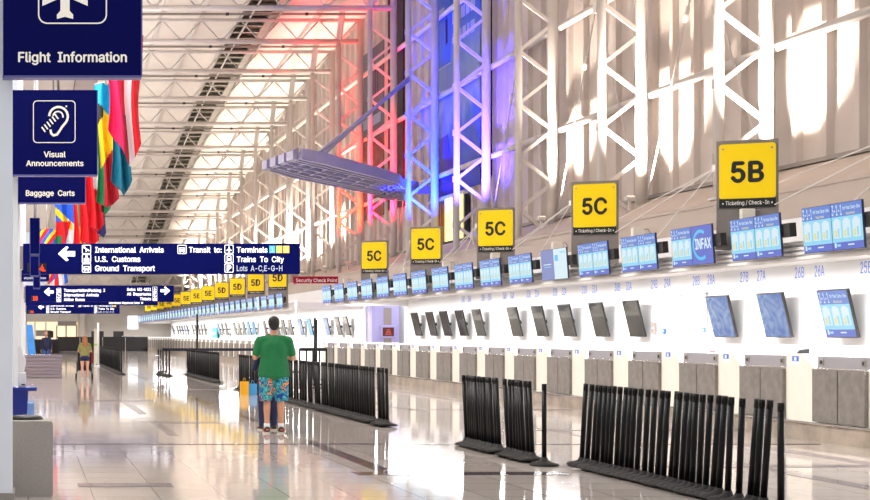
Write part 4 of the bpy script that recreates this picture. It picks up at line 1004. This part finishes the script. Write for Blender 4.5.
# ------------------------------------------------------------------ people
def remeshed(bm_fn, name, m, voxel=.012, parent=None, smooth=3):
    b = MB(); bm_fn(b); me = b.mesh(name, fix=False); o = bpy.data.objects.new(name, me); C.objects.link(o)
    r = o.modifiers.new('r', 'REMESH'); r.mode = 'VOXEL'; r.voxel_size = voxel; r.use_smooth_shade = True
    s = o.modifiers.new('s', 'SMOOTH'); s.iterations = smooth; s.factor = .5
    dg = bpy.context.evaluated_depsgraph_get(); dg.update()
    me2 = bpy.data.meshes.new_from_object(o.evaluated_get(dg)); o.modifiers.clear(); o.data = me2
    me2.materials.clear(); me2.materials.append(m)
    for p in me2.polygons: p.use_smooth = True
    if parent: o.parent = parent
    return o
def cap(b, p0, r0, p1, r1):
    """hull of two ellipsoids: a tapered limb"""
    t = bmesh.new()
    for p, r in ((p0, r0), (p1, r1)):
        r = r if isinstance(r, tuple) else (r, r, r)
        bmesh.ops.create_icosphere(t, subdivisions=2, radius=1, matrix=Matrix.Translation(Vector(p)) @ Matrix.Diagonal(Vector(r + (1,))))
    h = bmesh.ops.convex_hull(t, input=t.verts)
    bmesh.ops.delete(t, geom=list({e for e in h['geom_interior'] if isinstance(e, bmesh.types.BMVert)} | {e for e in h['geom_unused'] if isinstance(e, bmesh.types.BMVert)}), context='VERTS')
    mp = {}
    for v in t.verts: mp[v] = b.bm.verts.new(v.co)
    for f in t.faces:
        try: b.bm.faces.new([mp[v] for v in f.verts])
        except ValueError: pass
    t.free()
def chain(b, pts):
    for (p, r), (q, s) in zip(pts[:-1], pts[1:]): cap(b, p, r, q, s)
def hand(b, w, d, up, side):
    """w wrist, d forward direction, up = back of the hand, side = direction of the thumb"""
    w, d, up, side = Vector(w), Vector(d).normalized(), Vector(up).normalized(), Vector(side).normalized()
    k = w + d * .09
    for f in (-.028, -.009, .01, .028): cap(b, w + side * f * .6, .017, k + side * f, .014)
    for i, (f, L) in enumerate(((.033, .07), (.011, .08), (-.011, .074), (-.033, .058))):
        a = k + side * f; m_ = a + d * L * .5 - up * .008; e = m_ + d * L * .38 - up * .03
        cap(b, a, .0095, m_, .009); cap(b, m_, .009, e, .0075)
    a = w + d * .025 + side * .026; m_ = a + d * .035 + side * .03; e = m_ + d * .04 + side * .002 - up * .01
    cap(b, a, .013, m_, .011); cap(b, m_, .011, e, .009)
def head_shapes(b, y, z, fwd=1):
    cap(b, (0, y - .01 * fwd, z + .03), (.076, .092, .1), (0, y + .012 * fwd, z + .0), (.07, .08, .085))
    cap(b, (0, y + .02 * fwd, z - .04), (.058, .062, .05), (0, y + .05 * fwd, z - .075), (.034, .034, .03))
    cap(b, (0, y + .09 * fwd, z + .01), (.012, .012, .014), (0, y + .108 * fwd, z - .025), (.016, .014, .012))
    for s in (1, -1): cap(b, (s * .077, y - .005 * fwd, z + .012), (.01, .02, .026), (s * .075, y + .002 * fwd, z - .015), (.008, .012, .016))
    cap(b, (-.018, y + .085 * fwd, z - .053), .009, (.018, y + .085 * fwd, z - .053), .009)
def person(label, loc, H, rz, build, arms, top, legs, shoes, hair, skin, female=False, group=None, extra=None):
    """1.75 m figure facing +Y, then scaled"""
    t = thing('person', label, 'person', loc, rz, group); k = H / 1.75; t.scale = (k, k, k); B = build
    hx = .095
    hipr = (.135 * B, .11 * B, .1)
    knee = [(s * .1, .01, .49) for s in (-1, 1)]; ank = [(s * .105, -.01, .085) for s in (-1, 1)]
    def torso(b, g=0, low=.95):
        cap(b, (0, 0, low), (.165 * B + g, .115 * B + g, .09), (0, .0, 1.12), (.15 * B + g, .112 * B + g, .1))
        cap(b, (0, 0, 1.12), (.15 * B + g, .112 * B + g, .1), (0, -.005, 1.32), (.165 * B + g, .11 * B + g, .1))
        cap(b, (-.125 * B, -.01, 1.4), (.06 + g, .065 + g, .05 + g), (.125 * B, -.01, 1.4), (.06 + g, .065 + g, .05 + g))
        cap(b, (0, -.005, 1.32), (.165 * B + g, .11 * B + g, .1), (0, -.01, 1.4), (.13 * B + g, .08 + g, .06))
    def body(b):
        torso(b)
        cap(b, (0, -.012, 1.4), (.062, .062, .05), (0, .005, 1.52), (.054, .056, .05))
        head_shapes(b, .015, 1.63)
        for i, s in enumerate((-1, 1)):
            chain(b, [((s * hx, 0, .9), (.092 * B, .1 * B, .09)), ((s * .1, .005, .7), .072 * (B + 1) / 2), (knee[i], .054), ((s * .104, -.015, .36), .055), ((s * .105, -.012, .2), .04), (ank[i], .036)])
            chain(b, [((s * .105, -.045, .045), (.034, .036, .04)), ((s * .11, .08, .035), (.04, .045, .03)), ((s * .113, .16, .024), (.036, .03, .02))])
            sh, el, wr, up, th = arms[i]
            chain(b, [(sh, .052 * B), (tuple(Vector(sh).lerp(Vector(el), .5)), .047), (el, .039), (tuple(Vector(el).lerp(Vector(wr), .3)), .04), (wr, .026)])
            hand(b, wr, Vector(wr) - Vector(el), up, th)
    remeshed(body, 'body', skin, .0085, t, 3)
    for kind, m_ in top:
        def cloth(b):
            torso(b, .018, {'short': .86, 'long': .89, 'crop': .98}[kind])
            if kind == 'short': cap(b, (0, 0, .86), (.2 * B, .155 * B, .06), (0, 0, 1.1), (.172 * B, .13 * B, .1))
            for i, s in enumerate((-1, 1)):
                sh, el, wr, up, th = arms[i]; e = Vector(sh).lerp(Vector(el), .72) if kind in ('short', 'crop') else Vector(el)
                cap(b, sh, .064 * B, tuple(e), .06 * (1 if kind in ('short', 'crop') else .9))
                if kind == 'long': cap(b, tuple(e), .052, tuple(Vector(el).lerp(Vector(wr), .93)), .04)
            cap(b, (0, -.012, 1.42), (.075, .075, .04), (0, -.01, 1.46), (.066, .068, .02))
        remeshed(cloth, {'short': 'polo_shirt', 'crop': 'top', 'long': 'jacket'}[kind], m_, .012, t, 4)
    if legs:
        kind, m_ = legs
        def trousers(b):
            cap(b, (0, 0, .93), (.172 * B, .125 * B, .06), (0, 0, .88), (.178 * B, .13 * B, .06))
            for i, s in enumerate((-1, 1)):
                if kind == 'shorts': cap(b, (s * hx, 0, .88), (.105 * B, .118 * B, .08), (s * .116, .005, .5), (.105, .105, .03))
                elif kind == 'brief': cap(b, (s * hx, 0, .88), (.1 * B, .115 * B, .08), (s * .1, .005, .76), (.092, .098, .03))
                else: chain(b, [((s * hx, 0, .88), (.102 * B, .112 * B, .08)), ((s * .1, .01, .5), .084), ((s * .105, -.012, .3), .078), ((s * .105, -.01, .08), (.066, .072, .03))])
        o = remeshed(trousers, {'shorts': 'shorts', 'brief': 'shorts', 'long': 'trousers'}[kind], m_, .012, t, 3)
    for i, s in enumerate((-1, 1)):
        if shoes:
            m_, sock, trim = shoes
            def sh_(b): chain(b, [((s * .105, -.05, .055), (.046, .05, .05)), ((s * .11, .07, .045), (.05, .06, .042)), ((s * .113, .17, .034), (.046, .036, .03))]); 
            o = remeshed(sh_, 'shoe', m_, .008, t, 2)
            q = MB(); q.prism([(s * .11 + x, y, 0) for x, y in ((-.045, -.1), (.04, -.1), (.055, .1), (.04, .2), (-.03, .2), (-.05, .1))], (0, 0, .022), M['sole']); q.build('sole', o)
            if trim: q = MB(); q.box((s * .105 - .02, -.106, .045), (s * .105 + .02, -.09, .065), trim); q.box((s * .105 + s * .04, .0, .03), (s * .105 + s * .058, .06, .05), trim); q.build('trim', o)
            if sock: q = MB(); q.tube((s * .105, -.012, .07), (s * .105, -.012, .15), .046, sock, 14, .044); q.build('sock', t)
        q = MB(); q.ball((s * .03, .015 + .083, 1.645), (.013, .009, .008), M['eye'], 2); q.build('eye', t)
    q = MB(); q.ball((0, .015 + .094, 1.578), (.024, .008, .006), M['lip'], 2); q.build('mouth', t)
    def hr(b):
        if hair[0] == 'short':
            cap(b, (0, -.01, 1.675), (.088, .1, .084), (0, -.03, 1.62), (.084, .08, .07)); cap(b, (0, -.04, 1.6), (.066, .058, .05), (0, -.045, 1.57), (.055, .045, .03))
        elif hair[0] == 'bald':
            cap(b, (-.06, -.03, 1.62), (.022, .05, .035), (0, -.075, 1.6), (.05, .02, .045)); cap(b, (.06, -.03, 1.62), (.022, .05, .035), (0, -.075, 1.6), (.05, .02, .045))
        else:
            cap(b, (0, -.008, 1.68), (.088, .1, .08), (0, -.04, 1.6), (.088, .075, .08))
            cap(b, (0, -.05, 1.6), (.09, .06, .08), (0, -.1, 1.4), (.115, .045, .08)); cap(b, (0, -.1, 1.4), (.115, .045, .08), (.01, -.115, 1.26), (.07, .03, .05))
            for s in (-1, 1): cap(b, (s * .07, .0, 1.64), (.03, .04, .05), (s * .085, -.03, 1.45), (.03, .035, .05))
    remeshed(hr, 'hair', hair[1], .01, t, 2)
    return t
def arm(s, el, wr, up, th, B=1.0): return ((s * .168 * B, -.01, 1.375), el, wr, up, th)
B = 1.24
person('man seen from behind in green polo and tropical print shorts', (3.77, 23.0, 0), 1.79, R(-4), B,
       [arm(-1, (-.285, .0, 1.13), (-.2, .24, 1.17), (0, -.2, 1), (1, 0, .2), B), arm(1, (.29, .0, 1.12), (.21, .23, 1.15), (0, -.2, 1), (-1, 0, .2), B)],
       [('short', M['green_shirt'])], ('shorts', M['shorts']), (M['shoe'], M['sock'], M['shoe_orange']), ('short', M['hair_black']), M['skin'])
person('person in dark navy clothes almost hidden in front of the man', (3.80, 23.75, 0), 1.52, R(8), .95,
       [arm(-1, (-.25, .02, 1.12), (-.16, .24, 1.18), (0, -.2, 1), (1, 0, .2)), arm(1, (.25, .02, 1.12), (.16, .24, 1.18), (0, -.2, 1), (-1, 0, .2))],
       [('long', M['navycloth'])], ('long', M['denim']), (M['shoe'], None, None), ('short', M['hair_black']), M['skin'])
person('woman with long reddish hair, olive top and denim shorts pushing a stroller', (1.88, 49.6, 0), 1.47, R(0), 1.14,
       [arm(-1, (-.25, .03, 1.14), (-.19, .28, 1.1), (0, -.2, 1), (1, 0, .2)), arm(1, (.25, .03, 1.14), (.19, .28, 1.1), (0, -.2, 1), (-1, 0, .2))],
       [('crop', M['olive'])], ('brief', M['denim']), (M['sole'], None, None), ('long', M['hair_red']), M['skin_pale'])
person('balding man in navy jacket and blue shirt facing the camera at far left', (.8, 66, 0), 1.63, R(180), 1.05,
       [arm(-1, (-.26, -.02, 1.12), (-.25, .1, .88), (-1, 0, 0), (0, 1, 0)), arm(1, (.26, -.02, 1.12), (.25, .1, .88), (1, 0, 0), (0, 1, 0))],
       [('long', M['navycloth'])], ('long', M['denim_blue']), (M['shoe'], None, None), ('bald', M['hair_grey']), M['skin'])
# stroller in front of the woman
t = thing('stroller', 'dark stroller with small wheels pushed by the woman', 'stroller', (1.88, 50.15, 0))
for s in (-1, 1):
    b = MB(); b.bar((s * .2, -.25, .95), (s * .22, .25, .25), .03, .03, M['post']); b.bar((s * .22, .25, .6), (s * .26, -.3, .1), .03, .03, M['post']); b.build('side_frame', t)
    for y in (-.3, .35):
        b = MB(); b.tube((s * .25, y, .1), (s * .285, y, .1), .1, M['rubber'], 16); b.build('wheel', t)
b = MB(); b.tube((-.2, -.26, .96), (.2, -.26, .96), .018, M['post'], 8); b.build('push_bar', t)
b = MB(); b.hexa([(-.2, -.12, .3), (.2, -.12, .3), (.2, .3, .32), (-.2, .3, .32), (-.2, -.18, .85), (.2, -.18, .85), (.2, -.1, .86), (-.2, -.1, .86)], M['blackcloth']); b.build('seat', t)
b = MB(); b.box((.21, -.25, .55), (.3, -.05, .9), M['darkred']); b.build('side_bag', t)

# ------------------------------------------------------------------ uplights, canopy lights and added fill lights
def spot(loc, tgt, power, col, angle, blend=.6, size=.15):
    l = bpy.data.lights.new('spot', 'SPOT'); l.energy = power; l.color = col; l.spot_size = R(angle); l.spot_blend = blend; l.shadow_soft_size = size
    o = bpy.data.objects.new('uplight_beam', l); C.objects.link(o); o.location = loc
    o.rotation_euler = (Vector(tgt) - Vector(loc)).to_track_quat('-Z', 'Y').to_euler(); return o
WARM = (1, .86, .72)
UP = 5600
for k, D in enumerate([DK[0] - 6.48] + DK):
    k -= 1
    if Zl(D) < 6: continue
    colr, lens, p = WARM, 'lamp_w', UP
    if k in (5,): colr, lens, p = (1, .0, .03), 'lamp_r', UP * 2.2
    if k in (6,): colr, lens, p = (1, .012, .0), 'lamp_r', UP * 2.2
    if k == 4: colr, lens, p = (.0, .02, 1), 'lamp_b', UP * 2.6
    if k == 3: colr, lens, p = (.075, .04, 1), 'lamp_b', UP * 2.6
    lab = {-1: 'small floodlight on the ledge past the right edge', 3: 'small violet floodlight at the foot of the violet column', 4: 'small blue floodlight at the foot of the blue column', 5: 'small red floodlight at the foot of the pink column', 6: 'small red floodlight at the foot of the orange-red column'}.get(k, 'small warm floodlight at the foot of a white column, %s from the right' % ordw(k + 1 if k < 3 else k - 3))
    t = thing('floodlight', lab, 'light', (15.15, D - .5, 4.68) if lens == 'lamp_w' else (14.75, D - 1.6, 4.52), 0, 'floodlights on the facade ledge')
    b = MB(); b.box((-.1, -.12, .2), (.1, .12, .3), M['steel_white']); b.build('housing', t); b = MB(); b.box((-.08, -.1, .3), (.08, .1, .305), M[lens]); b.build('lens', t)
    b = MB(); b.box((-.03, -.03, -.05), (.03, .03, .2), M['steel_white']); b.build('bracket', t)
    if lens == 'lamp_w': spot((15.15, D - .5, 5.03), (16.15, D - 1.35, 9.4), p, colr, 92 if k not in (2, 7) else 62, .7, .12)
    else: spot((14.75, D - 1.6, 4.9), (15.15, D + .1, 8.6), p, colr, 66 if k in (3, 4) else 54, 1.0, .12)
def area(loc, rot, sx_, sy_, power, col=(1, 1, 1)):
    l = bpy.data.lights.new('area', 'AREA'); l.shape = 'RECTANGLE'; l.size = sx_; l.size_y = sy_; l.energy = power; l.color = col
    o = bpy.data.objects.new('canopy_or_fill_light', l); C.objects.link(o); o.location = loc; o.rotation_euler = rot; return o
area((12.5, 34.5, 2.7), (0, 0, 0), .3, 43, 3300, (1, .99, .99)); area((12.5, 106.5, 2.7), (0, 0, 0), .3, 84, 6400, (1, .99, .99))
area((.3, 62, 8.9), (0, 0, 0), .5, 96, 7000, (1, .96, .92))  # unseen fill added under the soffit to light floor and counters
wash = area((1.2, 62, 8.9), (0, R(-50), 0), .4, 96, 1800, (1, .97, .94)); wash.data.spread = R(62)  # added wash light aimed at the counter fronts
area((2.45, 80, 9.75), (0, R(180 - 4), 0), .3, 110, 4500, (1, .93, .87))  # added upward fill above the edge beam to lift the roof
area((5, 136, 5.6), (0, 0, 0), 12, 14, 1500, (1, .96, .92))  # unseen overhead fill added to brighten the far end
area((15.2, 61.0, 3.6), (0, 0, 0), .8, 6, 90, (.9, .9, 1))  # small fill added inside the gap between the back walls

w = bpy.data.worlds.new('hall daylight'); bpy.context.scene.world = w; w.use_nodes = True
bg = w.node_tree.nodes['Background']; bg.inputs['Color'].default_value = (.95, .96, 1, 1); bg.inputs['Strength'].default_value = .88

# ------------------------------------------------------------------ camera and view
cam = bpy.data.cameras.new('camera'); co = bpy.data.objects.new('camera', cam); C.objects.link(co)
co.location = (0, 0, HC); co.rotation_euler = (R(90), 0, 0)
cam.sensor_width = 36; cam.lens = F / 870 * 36; cam.shift_x = (435 - U0) / 870; cam.shift_y = (V0 - 250) / 870; cam.clip_end = 400; cam.clip_start = .1
sc = bpy.context.scene; sc.camera = co
vs = sc.view_settings; vs.view_transform = 'Standard'; vs.look = 'None'; vs.gamma = 1; vs.use_curve_mapping = False; vs.exposure = -.14
sc.cycles.max_bounces = 6; sc.cycles.diffuse_bounces = 3; sc.cycles.glossy_bounces = 3; sc.cycles.use_denoising = True; sc.cycles.sample_clamp_indirect = 4
